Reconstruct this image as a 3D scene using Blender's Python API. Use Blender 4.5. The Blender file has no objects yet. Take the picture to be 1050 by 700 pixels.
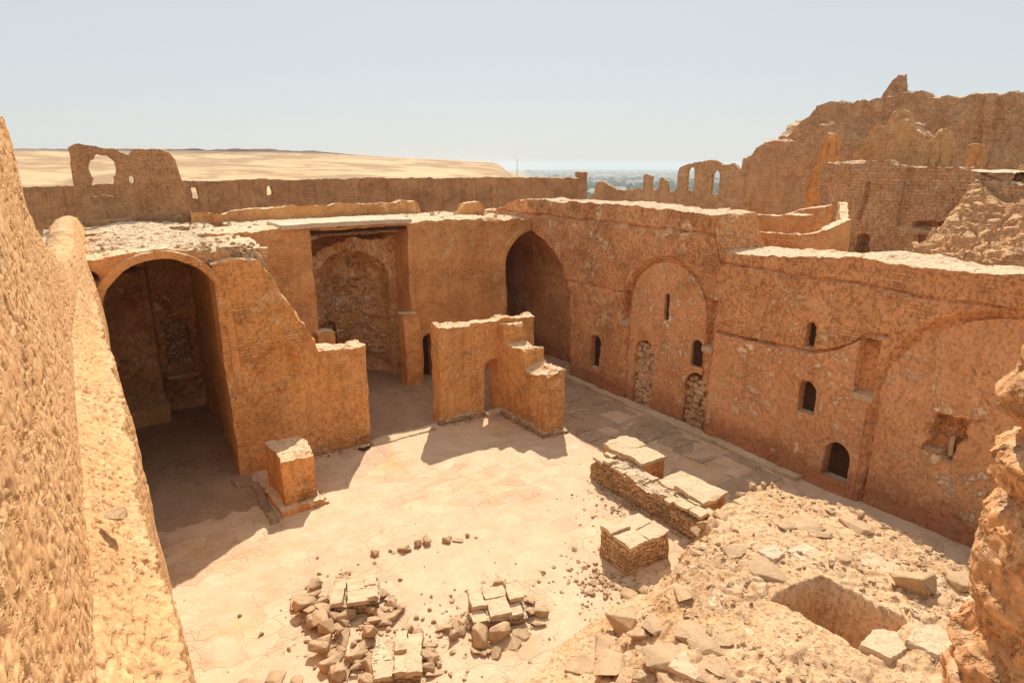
import bpy, bmesh, math, random
import numpy as np
from mathutils import Vector
rad = math.radians
random.seed(11)
rng = np.random.default_rng(11)
S = bpy.context.scene
C = S.collection

# ------------------------------------------------------------------ noise
def _h(ix, iy, iz, seed):
    n = (ix * 374761393 + iy * 668265263 + iz * 2147483647 + seed * 974634777) & 0xFFFFFFFF
    n = ((n ^ (n >> 13)) * 1274126177) & 0xFFFFFFFF
    n = ((n ^ (n >> 16)) * 2246822519) & 0xFFFFFFFF
    return ((n ^ (n >> 15)) & 0xFFFFFF).astype(np.float64) / 0x7FFFFF - 1.0

def vn(x, y, z, seed=0):
    x, y, z = np.broadcast_arrays(np.asarray(x, float), np.asarray(y, float), np.asarray(z, float))
    fx, fy, fz = np.floor(x), np.floor(y), np.floor(z)
    ix, iy, iz = fx.astype(np.int64), fy.astype(np.int64), fz.astype(np.int64)
    tx, ty, tz = x - fx, y - fy, z - fz
    tx, ty, tz = [t * t * t * (t * (t * 6 - 15) + 10) for t in (tx, ty, tz)]
    r = 0
    for a in (0, 1):
        wa = tx if a else 1 - tx
        for b in (0, 1):
            wb = ty if b else 1 - ty
            for c in (0, 1):
                wc = tz if c else 1 - tz
                r = r + wa * wb * wc * _h(ix + a, iy + b, iz + c, seed)
    return r

def fbm(x, y, z, scale, octv=3, seed=0, gain=0.5):
    r, a, t = 0, 1.0, 0
    for k in range(octv):
        r = r + a * vn(np.asarray(x) * scale, np.asarray(y) * scale, np.asarray(z) * scale, seed + 17 * k)
        t += a; a *= gain; scale *= 2.03
    return r / t

def sstep(a, b, x):
    t = np.clip((np.asarray(x, float) - a) / (b - a), 0, 1)
    return t * t * (3 - 2 * t)

def vor(x, y, z, scale, seed=0):
    """distance to the nearest and second nearest cell point"""
    x, y, z = [np.asarray(t, float) * scale for t in np.broadcast_arrays(x, y, z)]
    ix, iy, iz = [np.floor(t).astype(np.int64) for t in (x, y, z)]
    d1 = np.full(x.shape, 9.0); d2 = np.full(x.shape, 9.0)
    for a in (-1, 0, 1):
        for b in (-1, 0, 1):
            for c in (-1, 0, 1):
                px = ix + a + .5 + .45 * _h(ix + a, iy + b, iz + c, seed)
                py = iy + b + .5 + .45 * _h(ix + a, iy + b, iz + c, seed + 1)
                pz = iz + c + .5 + .45 * _h(ix + a, iy + b, iz + c, seed + 2)
                d = np.sqrt((px - x) ** 2 + (py - y) ** 2 + (pz - z) ** 2)
                m = d < d1
                d2 = np.where(m, d1, np.minimum(d2, d)); d1 = np.where(m, d, d1)
    return d1, d2

def shake(P, amp, seed=0, scales=((0.9, 1.0), (3.5, .45), (13., .16)), w=None):
    """moves every point by a noise vector of its own place"""
    D = np.zeros_like(P)
    for sc, a in scales:
        for k in range(3):
            D[:, k] += a * fbm(P[:, 0], P[:, 1], P[:, 2], sc, 2, seed + 101 * k + int(sc * 7))
    if w is not None:
        D *= w[:, None]
    return P + amp * D

# ------------------------------------------------------------------ mesh and object helpers
def mesh_np(name, V, F, mat, smooth=False, flip=False):
    me = bpy.data.meshes.new(name)
    V = np.ascontiguousarray(V, dtype=np.float32); F = np.asarray(F, dtype=np.int32)
    if flip: F = F[:, ::-1]
    F = np.ascontiguousarray(F)
    n, k = F.shape
    me.vertices.add(len(V)); me.vertices.foreach_set('co', V.ravel())
    me.loops.add(n * k); me.loops.foreach_set('vertex_index', F.ravel())
    me.polygons.add(n); me.polygons.foreach_set('loop_start', np.arange(0, n * k, k, dtype=np.int32))
    try: me.polygons.foreach_set('loop_total', np.full(n, k, dtype=np.int32))
    except Exception: pass
    me.polygons.foreach_set('use_smooth', np.full(n, smooth, dtype=bool))
    me.update(calc_edges=True); me.validate()
    if mat: me.materials.append(mat)
    return me

def tag(o, label=None, cat=None, group=None, kind=None):
    if label: o['label'] = label
    if cat: o['category'] = cat
    if group: o['group'] = group
    if kind: o['kind'] = kind
    return o

def thing(name, loc, label, cat, group=None):
    o = bpy.data.objects.new(name, None); C.objects.link(o)
    o.location = loc; o.empty_display_size = .3
    return tag(o, label, cat, group, 'thing')

def world_loc(o):
    v = Vector((0, 0, 0))
    while o is not None:
        v += o.location; o = o.parent
    return v

def put(name, geo, mat, parent=None, smooth=False, flip=False):
    """geo = (V in world coordinates, F): links one mesh object, origin at its parent's or at its own base"""
    V, F = geo
    V = np.asarray(V, float)
    if parent is None:
        loc = Vector(((V[:, 0].min() + V[:, 0].max()) / 2, (V[:, 1].min() + V[:, 1].max()) / 2, V[:, 2].min()))
        base = loc
    else:
        base = world_loc(parent); loc = Vector((0, 0, 0))
    me = mesh_np(name, V - np.array(base), F, mat, smooth, flip)
    o = bpy.data.objects.new(name, me); C.objects.link(o)
    o.location = loc; o.parent = parent
    return o

def struct(name, geo, mat, smooth=True, kind='structure'):
    o = put(name, geo, mat, None, smooth)
    o['kind'] = kind
    return o

def quads(nu, nz, off=0):
    i, j = np.meshgrid(np.arange(nu - 1), np.arange(nz - 1), indexing='ij')
    a = i * nz + j
    return np.stack([a, a + nz, a + nz + 1, a + 1], -1).reshape(-1, 4) + off

def grid_geo(X, Y, Z):
    V = np.stack([X, Y, Z], -1)
    return V.reshape(-1, 3), quads(*X.shape)

def prof(pts, rough=.03, sc=2.2, seed=0):
    p = np.array(pts, float)
    def f(u):
        u = np.asarray(u, float)
        return np.interp(u, p[:, 0], p[:, 1]) + rough * fbm(u, 0 * u + seed * 3.7, 0 * u, sc, 4, seed, .6)
    return f

def slab(axis, plane, u0, u1, top, bot, thick, res, recess=None, hole=None, nw=4, amp=.04, seed=0, lump=1.0, scales=None):
    """an eroded piece of masonry. axis 'y': front faces -Y at y=plane, u is x; axis 'x': front faces -X at x=plane, u is y.
    recess(u,z) = depth cut into the front; hole(u,z) = signed distance, below zero where the wall is open right through."""
    nu = max(3, int(round((u1 - u0) / res)) + 1)
    us = np.linspace(u0, u1, nu)
    tp = top(us) if callable(top) else np.full(nu, float(top))
    bt = bot(us) if callable(bot) else np.full(nu, float(bot))
    nz = max(3, int(round((tp.max() - bt.min()) / res)) + 1)
    t = np.linspace(0, 1, nz)
    U = np.repeat(us[:, None], nz, 1)
    Z = bt[:, None] + t[None, :] * (tp - bt)[:, None]
    keep = np.ones((nu - 1, nz - 1), bool)
    if hole is not None:
        uc = (U[:-1, :-1] + U[1:, 1:]) / 2; zc = (Z[:-1, :-1] + Z[1:, 1:] + Z[1:, :-1] + Z[:-1, 1:]) / 4
        keep = hole(uc, zc) > 0
    if hole is not None:                                   # pull the rim of the opening onto its outline
        kp = np.zeros((nu + 1, nz + 1), bool); kp[1:-1, 1:-1] = keep
        cnt = kp[:-1, :-1].astype(int) + kp[1:, :-1] + kp[:-1, 1:] + kp[1:, 1:]
        d = hole(U, Z); e = 1e-3
        gu = (hole(U + e, Z) - hole(U - e, Z)) / (2 * e); gz = (hole(U, Z + e) - hole(U, Z - e)) / (2 * e)
        g2 = np.maximum(gu ** 2 + gz ** 2, .2)
        rim = (cnt > 0) & (cnt < 4) & (np.abs(d) < 1.5 * res)
        U2 = np.where(rim, U - d * gu / g2, U); Z2 = np.where(rim, Z - d * gz / g2, Z)
        U, Z = np.clip(U2, u0, u1), np.minimum(np.maximum(Z2, bt[:, None]), tp[:, None])
    W = recess(U, Z) if recess is not None else np.zeros_like(U)
    n = nu * nz
    Us, Ws, Zs = [U.ravel(), U.ravel()], [W.ravel(), np.full(n, thick, float)], [Z.ravel(), Z.ravel()]
    q = quads(nu, nz).reshape(nu - 1, nz - 1, 4)[keep]
    F = [q, q[:, ::-1] + n]
    e = np.concatenate([q[:, [0, 1]], q[:, [1, 2]], q[:, [2, 3]], q[:, [3, 0]]])
    key = np.minimum(e[:, 0], e[:, 1]) * n + np.maximum(e[:, 0], e[:, 1])
    _, idx, cn = np.unique(key, return_index=True, return_counts=True)
    b = e[idx[cn == 1]]
    bv = np.unique(b)
    pos = np.full(n, -1); pos[bv] = np.arange(len(bv))
    ladder = [bv]
    off = 2 * n
    for k in range(1, nw):
        s = k / nw
        Us.append(U.ravel()[bv]); Zs.append(Z.ravel()[bv])
        Ws.append(W.ravel()[bv] * (1 - s) + thick * s)
        ladder.append(np.arange(len(bv)) + off); off += len(bv)
    ladder.append(bv + n)
    for k in range(nw):
        A, B = ladder[k], ladder[k + 1]
        F.append(np.stack([A[pos[b[:, 1]]], A[pos[b[:, 0]]], B[pos[b[:, 0]]], B[pos[b[:, 1]]]], -1))
    u, w, z = np.concatenate(Us), np.concatenate(Ws), np.concatenate(Zs)
    V = np.stack([u, plane + w, z], -1) if axis == 'y' else np.stack([plane + w, u, z], -1)
    tu = np.interp(u, us, tp)
    wt = 1 + lump * np.exp(-np.maximum(tu - z, 0) / .12)
    kw = {} if scales is None else {'scales': scales}
    V = shake(V, amp, seed, w=wt, **kw)
    used = np.zeros(len(V), bool); F = np.concatenate(F); used[F.ravel()] = True
    rm = np.cumsum(used) - 1
    F = rm[F]
    if axis == 'x': F = F[:, ::-1]
    return V[used], F

def block(cx, cy, z0, sx, sy, h, rz=0., res=.06, amp=.03, seed=0, taper=0., lump=1.0):
    V, F = slab('y', -sy / 2, -sx / 2, sx / 2, h, 0, sy, res, nw=max(3, int(sy / res)), amp=amp, seed=seed, lump=lump)
    k = 1 - taper * V[:, 2:3] / h
    V[:, :2] *= k
    c, s = math.cos(rz), math.sin(rz)
    x, y = V[:, 0] * c - V[:, 1] * s, V[:, 0] * s + V[:, 1] * c
    return np.stack([x + cx, y + cy, V[:, 2] + z0], -1), F

def arch_sdf(c, half, spring, bot=-9., squash=1.0):
    """below zero inside an opening with a round head"""
    def f(u, z):
        d = np.sqrt((u - c) ** 2 + (np.maximum(z - spring, 0) / squash) ** 2) - half
        return np.maximum(d, bot - z)
    return f

def box_sdf(c, half, z0, z1):
    return lambda u, z: np.maximum(np.abs(u - c) - half, np.maximum(z0 - z, z - z1))

# ------------------------------------------------------------------ materials
def new_mat(name):
    m = bpy.data.materials.new(name); m.use_nodes = True
    nt = m.node_tree; nt.nodes.clear()
    out = nt.nodes.new('ShaderNodeOutputMaterial'); bs = nt.nodes.new('ShaderNodeBsdfPrincipled')
    nt.links.new(bs.outputs[0], out.inputs[0])
    bs.inputs['Roughness'].default_value = .95
    bs.inputs['Specular IOR Level'].default_value = .08
    return m, nt, bs

class N:
    def __init__(s, nt): s.nt = nt
    def n(s, t, **kw):
        x = s.nt.nodes.new(t)
        for k, v in kw.items(): setattr(x, k, v)
        return x
    def l(s, a, b): s.nt.links.new(a, b)
    def val(s, x, inp):
        if hasattr(x, 'is_output'): s.l(x, inp)
        else: inp.default_value = x
    def math(s, op, a, b=0., c=None, clamp=False):
        x = s.n('ShaderNodeMath', operation=op, use_clamp=clamp)
        s.val(a, x.inputs[0]); s.val(b, x.inputs[1])
        if c is not None: s.val(c, x.inputs[2])
        return x.outputs[0]
    def noise(s, vec, scale, detail=5, rough=.6, dist=0.):
        x = s.n('ShaderNodeTexNoise'); s.l(vec, x.inputs['Vector'])
        x.inputs['Scale'].default_value = scale; x.inputs['Detail'].default_value = detail
        x.inputs['Roughness'].default_value = rough; x.inputs['Distortion'].default_value = dist
        return x.outputs['Fac']
    def vor(s, vec, scale, feature='F1', rnd=1.):
        x = s.n('ShaderNodeTexVoronoi', feature=feature); s.l(vec, x.inputs['Vector'])
        x.inputs['Scale'].default_value = scale; x.inputs['Randomness'].default_value = rnd
        return x
    def rng(s, x, a, b, c=0., d=1.):
        m = s.n('ShaderNodeMapRange'); s.l(x, m.inputs[0])
        for k, v in enumerate((a, b, c, d)): m.inputs[k + 1].default_value = v
        return m.outputs[0]
    def mix(s, f, a, b, mode='MIX'):
        m = s.n('ShaderNodeMix', data_type='RGBA', blend_type=mode)
        s.val(f, m.inputs[0])
        for x, i in ((a, 6), (b, 7)):
            if hasattr(x, 'is_output'): s.l(x, m.inputs[i])
            else: m.inputs[i].default_value = (*x, 1)
        return m.outputs[2]
    def scale(s, vec, v):
        m = s.n('ShaderNodeVectorMath', operation='MULTIPLY'); s.l(vec, m.inputs[0]); m.inputs[1].default_value = v
        return m.outputs[0]

def mud(name, c1, c2, c3, lit_top=.8, brick=.5, pit=.4, spots=.35, bump=.05, streak=.3, band=None, brick_at=.5, bw=.36, bh=.1, cob=0., spot_scale=2.4, fine=1.0, stain=.45, wob=.12, mortar=.35, pit_vec=(1., 1., .75), patch=(.44, .60)):
    m, nt, bs = new_mat(name); g = N(nt)
    tc = g.n('ShaderNodeTexCoord').outputs['Object']
    sx = g.n('ShaderNodeSeparateXYZ'); g.l(tc, sx.inputs[0])
    big = g.noise(tc, .55, 5, .6)
    mid = g.noise(tc, 2.6, 6, .65)
    fin = g.noise(tc, 13, 6, .75)
    col = g.mix(g.rng(g.math('ADD', big, g.math('MULTIPLY', mid, .6)), .62, 1.0), c1, c2)
    if streak:
        st = g.noise(g.scale(tc, (5., 5., .45)), 1., 5, .65)
        col = g.mix(g.math('MULTIPLY', g.rng(st, .5, .72), streak), col, tuple(.62 * x for x in c2))
    sp = g.noise(tc, spot_scale, 9, .75, .5)
    sp2 = g.noise(tc, .42, 3, .5)
    spm = g.math('MULTIPLY', g.rng(sp, .545, .58), g.math('MULTIPLY', g.rng(sp2, patch[0], patch[1], .04, 1.), spots))
    col = g.mix(spm, col, c3)
    col = g.mix(g.math('MULTIPLY', g.rng(g.noise(tc, 1.3, 9, .74, .7), .53, .59), g.math('MULTIPLY', g.rng(g.noise(tc, .36, 3, .5), .44, .58, .15, 1.), stain)), col, tuple(.58 * x for x in c2))
    # brick courses showing where the mud plaster has gone
    cb = g.n('ShaderNodeCombineXYZ')
    wob = g.math('MULTIPLY', g.math('SUBTRACT', g.noise(tc, 1.3 if wob < .2 else 2.4, 3), .5), wob)
    g.l(g.math('ADD', g.math('ADD', sx.outputs[0], sx.outputs[1]), wob), cb.inputs[0]); g.l(g.math('ADD', sx.outputs[2], wob), cb.inputs[1])
    br = g.n('ShaderNodeTexBrick'); g.l(cb.outputs[0], br.inputs['Vector'])
    br.inputs['Scale'].default_value = 1.; br.inputs['Mortar Size'].default_value = .014
    br.inputs['Brick Width'].default_value = bw; br.inputs['Row Height'].default_value = bh
    br.inputs['Mortar Smooth'].default_value = .6; br.inputs['Bias'].default_value = 0.
    br.inputs['Color1'].default_value = (.75, .75, .75, 1); br.inputs['Color2'].default_value = (1.15, 1.15, 1.15, 1)
    br.inputs['Mortar'].default_value = (.62, .58, .55, 1)
    bm_ = g.math('MULTIPLY', g.rng(g.noise(tc, .8, 4, .6), brick_at - .05, brick_at + .08), brick)
    col = g.mix(bm_, col, g.mix(1., col, br.outputs['Color'], 'MULTIPLY'))
    # grain
    col = g.mix(1., col, g.mix(g.math('MULTIPLY_ADD', g.math('SUBTRACT', g.rng(fin, .3, .7), .5), g.rng(g.noise(tc, .5, 3, .5), .4, .62, .35, 1.), .5), (1 - .42 * fine,) * 3, (1 + .34 * fine,) * 3), 'MULTIPLY')
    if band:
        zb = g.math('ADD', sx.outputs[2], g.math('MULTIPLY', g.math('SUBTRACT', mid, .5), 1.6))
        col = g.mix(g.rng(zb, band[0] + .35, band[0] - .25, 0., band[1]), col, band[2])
    # relief
    pits = g.rng(g.noise(g.scale(tc, pit_vec), 11, 4, .6), .30, .46)       # 0 in the pits
    h = g.math('MULTIPLY', mid, .55)
    h = g.math('ADD', h, g.math('MULTIPLY', fin, .3))
    h = g.math('ADD', h, g.math('MULTIPLY', pits, pit))
    h = g.math('SUBTRACT', h, g.math('MULTIPLY', g.math('MULTIPLY', br.outputs['Fac'], bm_), mortar))
    h = g.math('ADD', h, g.math('MULTIPLY', spm, .18))
    if cob:
        vo = g.vor(g.scale(tc, (1., 1., 1.7)), 4.4, 'DISTANCE_TO_EDGE').outputs['Distance']
        vc = g.vor(g.scale(tc, (1., 1., 1.7)), 4.4)
        e = g.rng(vo, .0, .16)
        h = g.math('ADD', h, g.math('MULTIPLY', e, cob))
        sc_ = g.n('ShaderNodeSeparateColor'); g.l(vc.outputs['Color'], sc_.inputs[0])
        col = g.mix(1., col, g.mix(sc_.outputs[0], (.7, .7, .72), (1.35, 1.3, 1.2)), 'MULTIPLY')
        col = g.mix(g.math('MULTIPLY', g.rng(vo, .08, .02), .75), col, tuple(.45 * x for x in c2))
    # sunlit tops painted in: pale tone on whatever faces up
    if lit_top:
        gn = g.n('ShaderNodeNewGeometry'); sn = g.n('ShaderNodeSeparateXYZ'); g.l(gn.outputs['Normal'], sn.inputs[0])
        dn = g.math('ADD', sn.outputs[2], g.math('MULTIPLY', g.math('SUBTRACT', mid, .5), .3))
        col = g.mix(g.math('MULTIPLY', g.rng(dn, .72, .95), lit_top), col, (.80, .62, .42))
    b = g.n('ShaderNodeBump'); b.inputs['Strength'].default_value = 1.; b.inputs['Distance'].default_value = bump
    g.l(h, b.inputs['Height']); g.l(b.outputs[0], bs.inputs['Normal'])
    g.l(col, bs.inputs['Base Color'])
    return m

OR1, OR2, PALE = (.82, .425, .17), (.62, .295, .105), (.88, .63, .39)
M_wall = mud('mud_plaster', OR1, OR2, PALE, brick=.55, pit=.3, spots=.45, band=None)
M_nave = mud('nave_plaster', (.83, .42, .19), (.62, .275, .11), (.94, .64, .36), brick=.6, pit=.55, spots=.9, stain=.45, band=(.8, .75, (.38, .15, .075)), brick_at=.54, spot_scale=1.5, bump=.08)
M_niche = mud('niche_plaster', (.85, .445, .215), (.66, .305, .13), (.97, .70, .43), lit_top=0, brick=0, pit=.4, spots=1., stain=.45, bump=.07, spot_scale=2.6, patch=(.38, .50), band=(.8, .75, (.38, .15, .075)))
M_brick = mud('mud_brick', (.83, .425, .16), (.65, .305, .105), PALE, brick=.75, pit=.5, spots=.6, brick_at=.56, bump=.06, streak=.5)
M_gable = mud('gable_brick', (.72, .42, .2), (.56, .31, .14), PALE, brick=.4, pit=.5, spots=.35, brick_at=.5, bump=.07)
M_torn = mud('torn_mud', (.74, .40, .18), (.54, .26, .11), PALE, lit_top=.35, brick=.35, pit=.9, spots=.5, bump=.04, streak=.2, brick_at=.45)
M_far = mud('far_mud', (.60, .335, .165), (.44, .235, .11), (.66, .42, .24), lit_top=.5, brick=.6, pit=.5, spots=.2, streak=.5, bump=.06)
M_keep = mud('keep_brick', (.74, .44, .23), (.54, .30, .15), (.82, .56, .35), lit_top=.6, brick=.55, pit=.6, spots=.25, brick_at=.4, bump=.09, bw=.5, bh=.16)
M_pit = mud('pitted_mud', (.79, .475, .235), (.68, .38, .17), (.84, .575, .33), pit_vec=(1., .42, 1.), lit_top=.15, brick=.2, pit=.7, spots=.5, bump=.028, streak=.15)
M_roof = mud('roof_rubble', (.66, .43, .24), (.52, .32, .17), (.76, .58, .38), brick=0, pit=1.0, spots=.5, bump=.06, streak=0)
M_fresco = mud('fresco_plaster', (.84, .52, .25), (.46, .22, .085), (.94, .76, .53), brick=.3, pit=.6, spots=1., bump=.08, streak=.4, spot_scale=2.6, stain=.7)
M_conch = mud('crumbling_plaster', (.90, .56, .27), (.58, .28, .11), (.97, .82, .6), lit_top=.3, brick=.3, pit=.7, spots=1., bump=.09, streak=.2, spot_scale=1.5, stain=.8)
M_vault = mud('vault_mud', (.82, .52, .21), (.6, .34, .13), (.8, .58, .33), brick=.4, pit=.4, spots=.4, bump=.05)
M_rubble = mud('rubble_masonry', (.70, .45, .25), (.54, .32, .16), (.76, .57, .37), brick=1., brick_at=.2, bw=.27, bh=.115, wob=.34, pit=.5, spots=.4, bump=.09, mortar=1.)
M_infill = mud('rubble_infill', (.90, .66, .44), (.62, .4, .23), (.9, .74, .54), brick=0, pit=.3, spots=.4, cob=1.1, bump=.08)
M_stone = mud('field_stone', (.55, .36, .20), (.34, .205, .105), (.68, .49, .30), lit_top=.2, brick=0, pit=.4, spots=.4, bump=.02, streak=0)
M_flag = mud('flagstone', (.62, .45, .28), (.52, .36, .21), (.70, .54, .36), lit_top=.3, brick=0, pit=.3, spots=.4, bump=.015, streak=0)
M_white = mud('pale_concrete', (.70, .56, .40), (.60, .46, .31), (.76, .63, .47), lit_top=0, brick=0, pit=.2, spots=.4, bump=.01, streak=0)
M_fill = mud('fill_stone', (.86, .60, .37), (.46, .27, .13), (.9, .7, .48), brick=0, pit=.4, spots=.8, bump=.03, streak=0, lit_top=0, stain=.7)
M_pale = mud('pale_slab', (.70, .55, .39), (.60, .45, .30), (.76, .63, .47), brick=0, pit=.3, spots=.5, bump=.015, streak=0, lit_top=0)
M_dark = mud('shade_and_dark_stone', (.10, .05, .025), (.06, .03, .015), (.2, .12, .07), brick=0, pit=.5, spots=.3)  # near-black shade of the openings as colour; beam and boulder share it
M_mound = mud('mound_earth', (.73, .48, .28), (.62, .375, .19), (.81, .58, .37), lit_top=.0, brick=0, pit=.8, spots=.8, bump=.035, streak=0, stain=.3)
M_shade_earth = mud('shade_earth', (.45, .30, .19), (.36, .235, .145), (.52, .37, .25), lit_top=0, brick=0, pit=.2, spots=.4, bump=.02, streak=0)  # brown with floor shade put into it; also the kerb's mud
M_pave = mud('worn_shade_paving', (.52, .375, .245), (.44, .31, .195), (.60, .46, .32), lit_top=0, brick=0, pit=.2, spots=.5, bump=.02, streak=0)  # stone brown taken darker to deepen the strip's shade

def floor_mat():
    m, nt, bs = new_mat('courtyard_sand'); g = N(nt)
    tc = g.n('ShaderNodeTexCoord').outputs['Object']
    big = g.noise(tc, .33, 5, .6); mid = g.noise(tc, 1.6, 7, .65); fin = g.noise(tc, 22, 5, .7)
    col = g.mix(g.rng(mid, .36, .64), (.64, .435, .275), (.71, .515, .345))
    col = g.mix(g.math('MULTIPLY', g.rng(g.noise(tc, .5, 6, .65), .56, .68), .5), col, (.68, .40, .17))
    vv = g.n('ShaderNodeVectorMath', operation='ADD')
    wn = g.n('ShaderNodeTexNoise'); g.l(tc, wn.inputs['Vector']); wn.inputs['Scale'].default_value = 1.2; wn.inputs['Detail'].default_value = 3
    g.l(g.scale(tc, (1., 1.25, .2)), vv.inputs[0]); g.l(g.scale(wn.outputs['Color'], (.35, .35, 0.)), vv.inputs[1])
    ed = g.vor(vv.outputs[0], 1.15, 'DISTANCE_TO_EDGE').outputs['Distance']
    ed2 = g.vor(vv.outputs[0], 2.9, 'DISTANCE_TO_EDGE').outputs['Distance']
    show = g.rng(g.noise(tc, .42, 4, .6), .44, .56)
    f1 = g.vor(vv.outputs[0], 1.5); f2 = g.vor(vv.outputs[0], 1.5, 'F2'); f1.distance = f2.distance = 'CHEBYCHEV'
    for f_ in (f1, f2): f_.inputs['Randomness'].default_value = .75
    ed = g.math('SUBTRACT', f2.outputs['Distance'], f1.outputs['Distance'])
    cel = g.n('ShaderNodeSeparateColor'); g.l(f1.outputs['Color'], cel.inputs[0])
    col = g.mix(show, col, g.mix(1., col, g.mix(cel.outputs[0], (.86, .85, .84), (1.07, 1.07, 1.06)), 'MULTIPLY'))
    crack = g.math('MULTIPLY', g.rng(ed, .05, .01), show)
    crack2 = g.math('MULTIPLY', g.math('MULTIPLY', g.rng(ed2, .04, .008), show), g.rng(g.noise(tc, .9, 3), .5, .6))
    cr = g.math('MAXIMUM', crack, crack2)
    col = g.mix(g.math('MULTIPLY', cr, .22), col, (.46, .29, .15))
    col = g.mix(1., col, g.mix(g.rng(fin, .3, .7), (.86,) * 3, (1.1,) * 3), 'MULTIPLY')
    h = g.math('ADD', g.math('MULTIPLY', mid, .5), g.math('MULTIPLY', fin, .2))
    h = g.math('ADD', h, g.math('MULTIPLY', g.math('MULTIPLY', cel.outputs[1], show), .5))
    h = g.math('SUBTRACT', h, g.math('MULTIPLY', cr, .4))
    b = g.n('ShaderNodeBump'); b.inputs['Strength'].default_value = .8; b.inputs['Distance'].default_value = .03
    g.l(h, b.inputs['Height']); g.l(b.outputs[0], bs.inputs['Normal']); g.l(col, bs.inputs['Base Color'])
    return m
M_floor = floor_mat()

def desert_mat():
    m, nt, bs = new_mat('desert_ground'); g = N(nt)
    tc = g.n('ShaderNodeTexCoord').outputs['Object']
    sx = g.n('ShaderNodeSeparateXYZ'); g.l(tc, sx.inputs[0])
    a = g.noise(g.scale(tc, (1., 1., 3.)), .012, 7, .62); b_ = g.noise(tc, .09, 6, .65)
    col = g.mix(g.rng(a, .38, .62), (.56, .37, .19), (.64, .46, .26))
    col = g.mix(g.math('MULTIPLY', g.rng(b_, .54, .64), .7), col, (.40, .26, .15))
    c_ = g.noise(g.scale(tc, (1., 1., 1.)), .035, 6, .6, .5)
    col = g.mix(g.math('MULTIPLY', g.rng(c_, .44, .56), .8), col, (.33, .20, .105))
    # dark rocky cap on the crest of the hill
    z = g.math('ADD', sx.outputs[2], g.math('MULTIPLY', g.math('SUBTRACT', b_, .5), 5.))
    rock = g.math('MULTIPLY', g.rng(z, HILL_ROCK - .8, HILL_ROCK + .8), .8)
    col = g.mix(rock, col, (.17, .11, .075))
    # green valley and its blocks of town, far below
    gv = g.rng(g.noise(tc, .006, 6, .6), .42, .58)
    col = g.mix(g.rng(sx.outputs[2], VAL_Z + 25., VAL_Z + 8.), col, g.mix(gv, (.10, .14, .07), (.32, .28, .2)))
    bp = g.n('ShaderNodeBump'); bp.inputs['Distance'].default_value = 1.; bp.inputs['Strength'].default_value = .6
    g.l(b_, bp.inputs['Height']); g.l(bp.outputs[0], bs.inputs['Normal']); g.l(col, bs.inputs['Base Color'])
    return m

# ------------------------------------------------------------------ camera
cam = bpy.data.cameras.new('camera'); co = bpy.data.objects.new('camera', cam); C.objects.link(co)
cam.sensor_width = 36.; cam.lens = 36 * 640 / 1050.
cam.clip_start = .05; cam.clip_end = 20000
co.location = (0, 0, 9.5)
co.rotation_euler = (rad(90 - 15.874), 0, rad(-33.774))
S.camera = co

# ------------------------------------------------------------------ ground out to the horizon
VAL_Z = -48.
def ground_z(x, y):
    r = np.hypot(x, y); ph = np.degrees(np.arctan2(x, y))
    crest = np.interp(ph, [-60, -20, -6, 2, 5, 10, 14, 17.5, 20, 26, 31, 35, 40], [10, 16.5, 18.8, 18.2, 17.8, 17.6, 17.6, 17.3, 15.8, 13.4, 11.2, 8.8, 6])
    desert = crest * sstep(75, 520, r) + 1.3 * fbm(x, y, 0 * x, .011, 5, 5, .6) * sstep(75, 300, r) - .012 * np.maximum(r - 560, 0)
    valley = VAL_Z * sstep(90, 620, r) + 3 * fbm(x, y, 0 * x, .004, 3, 8) * sstep(200, 800, r)
    k = sstep(32, 38, ph) * (1 - sstep(120, 160, ph))
    z = desert * (1 - k) + valley * k
    k2 = sstep(120, 150, np.abs(ph))
    z = z * (1 - k2)
    terr = 4.6 * sstep(20., 27., x) * (1 - sstep(75, 120, r))
    return np.where(r < 90, np.maximum(z, 0) * sstep(60, 90, r), z) + terr - .03
HILL_ROCK = 15.6
th = np.concatenate([np.linspace(-12, 80, 620, endpoint=False), np.linspace(80, 348, 90, endpoint=False)])
th = np.radians(np.append(th, 348.))
rr = np.concatenate([np.linspace(0.5, 90, 60), np.geomspace(92, 700, 120), np.geomspace(715, 7000, 70)])
R_, T_ = np.meshgrid(rr, th, indexing='ij')
gx, gy = R_ * np.sin(T_), R_ * np.cos(T_)
M_desert = desert_mat()
go = put('ground', grid_geo(gx, gy, ground_z(gx, gy)), M_desert, None, True)
go['kind'] = 'structure'
# keep object coordinates equal to the world's height
dz = go.location.copy()
me = go.data; me.transform(__import__('mathutils').Matrix.Translation(dz)); go.location = (0, 0, 0)

ph_ = np.radians(np.linspace(-14, 21, 900)); rr_ = np.array([488., 489, 491, 494, 498, 503, 508, 516])
P_, Q_ = np.meshgrid(ph_, rr_, indexing='ij')
cx_, cy_ = Q_ * np.sin(P_), Q_ * np.cos(P_)
gz_ = ground_z(cx_, cy_)
ht = (1.9 + 1.3 * fbm(cx_, cy_, 0 * cx_, .02, 3, 14)) * (.6 + .5 * fbm(cx_, cy_, 0 * cx_, .12, 3, 15)) * sstep(math.radians(-14), math.radians(6), P_) * sstep(math.radians(21), math.radians(17), P_)
cz_ = gz_ + ht * np.array([-.3, .5, .85, 1., .9, .6, .3, -.3])[None, :]
M_crag = mud('crag_rock', (.22, .14, .09), (.16, .10, .065), (.3, .2, .13), lit_top=0, brick=0, spots=.3, streak=0, bump=.3)
struct('rocky_hills', grid_geo(cx_, cy_, cz_), M_crag, smooth=False)

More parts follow.
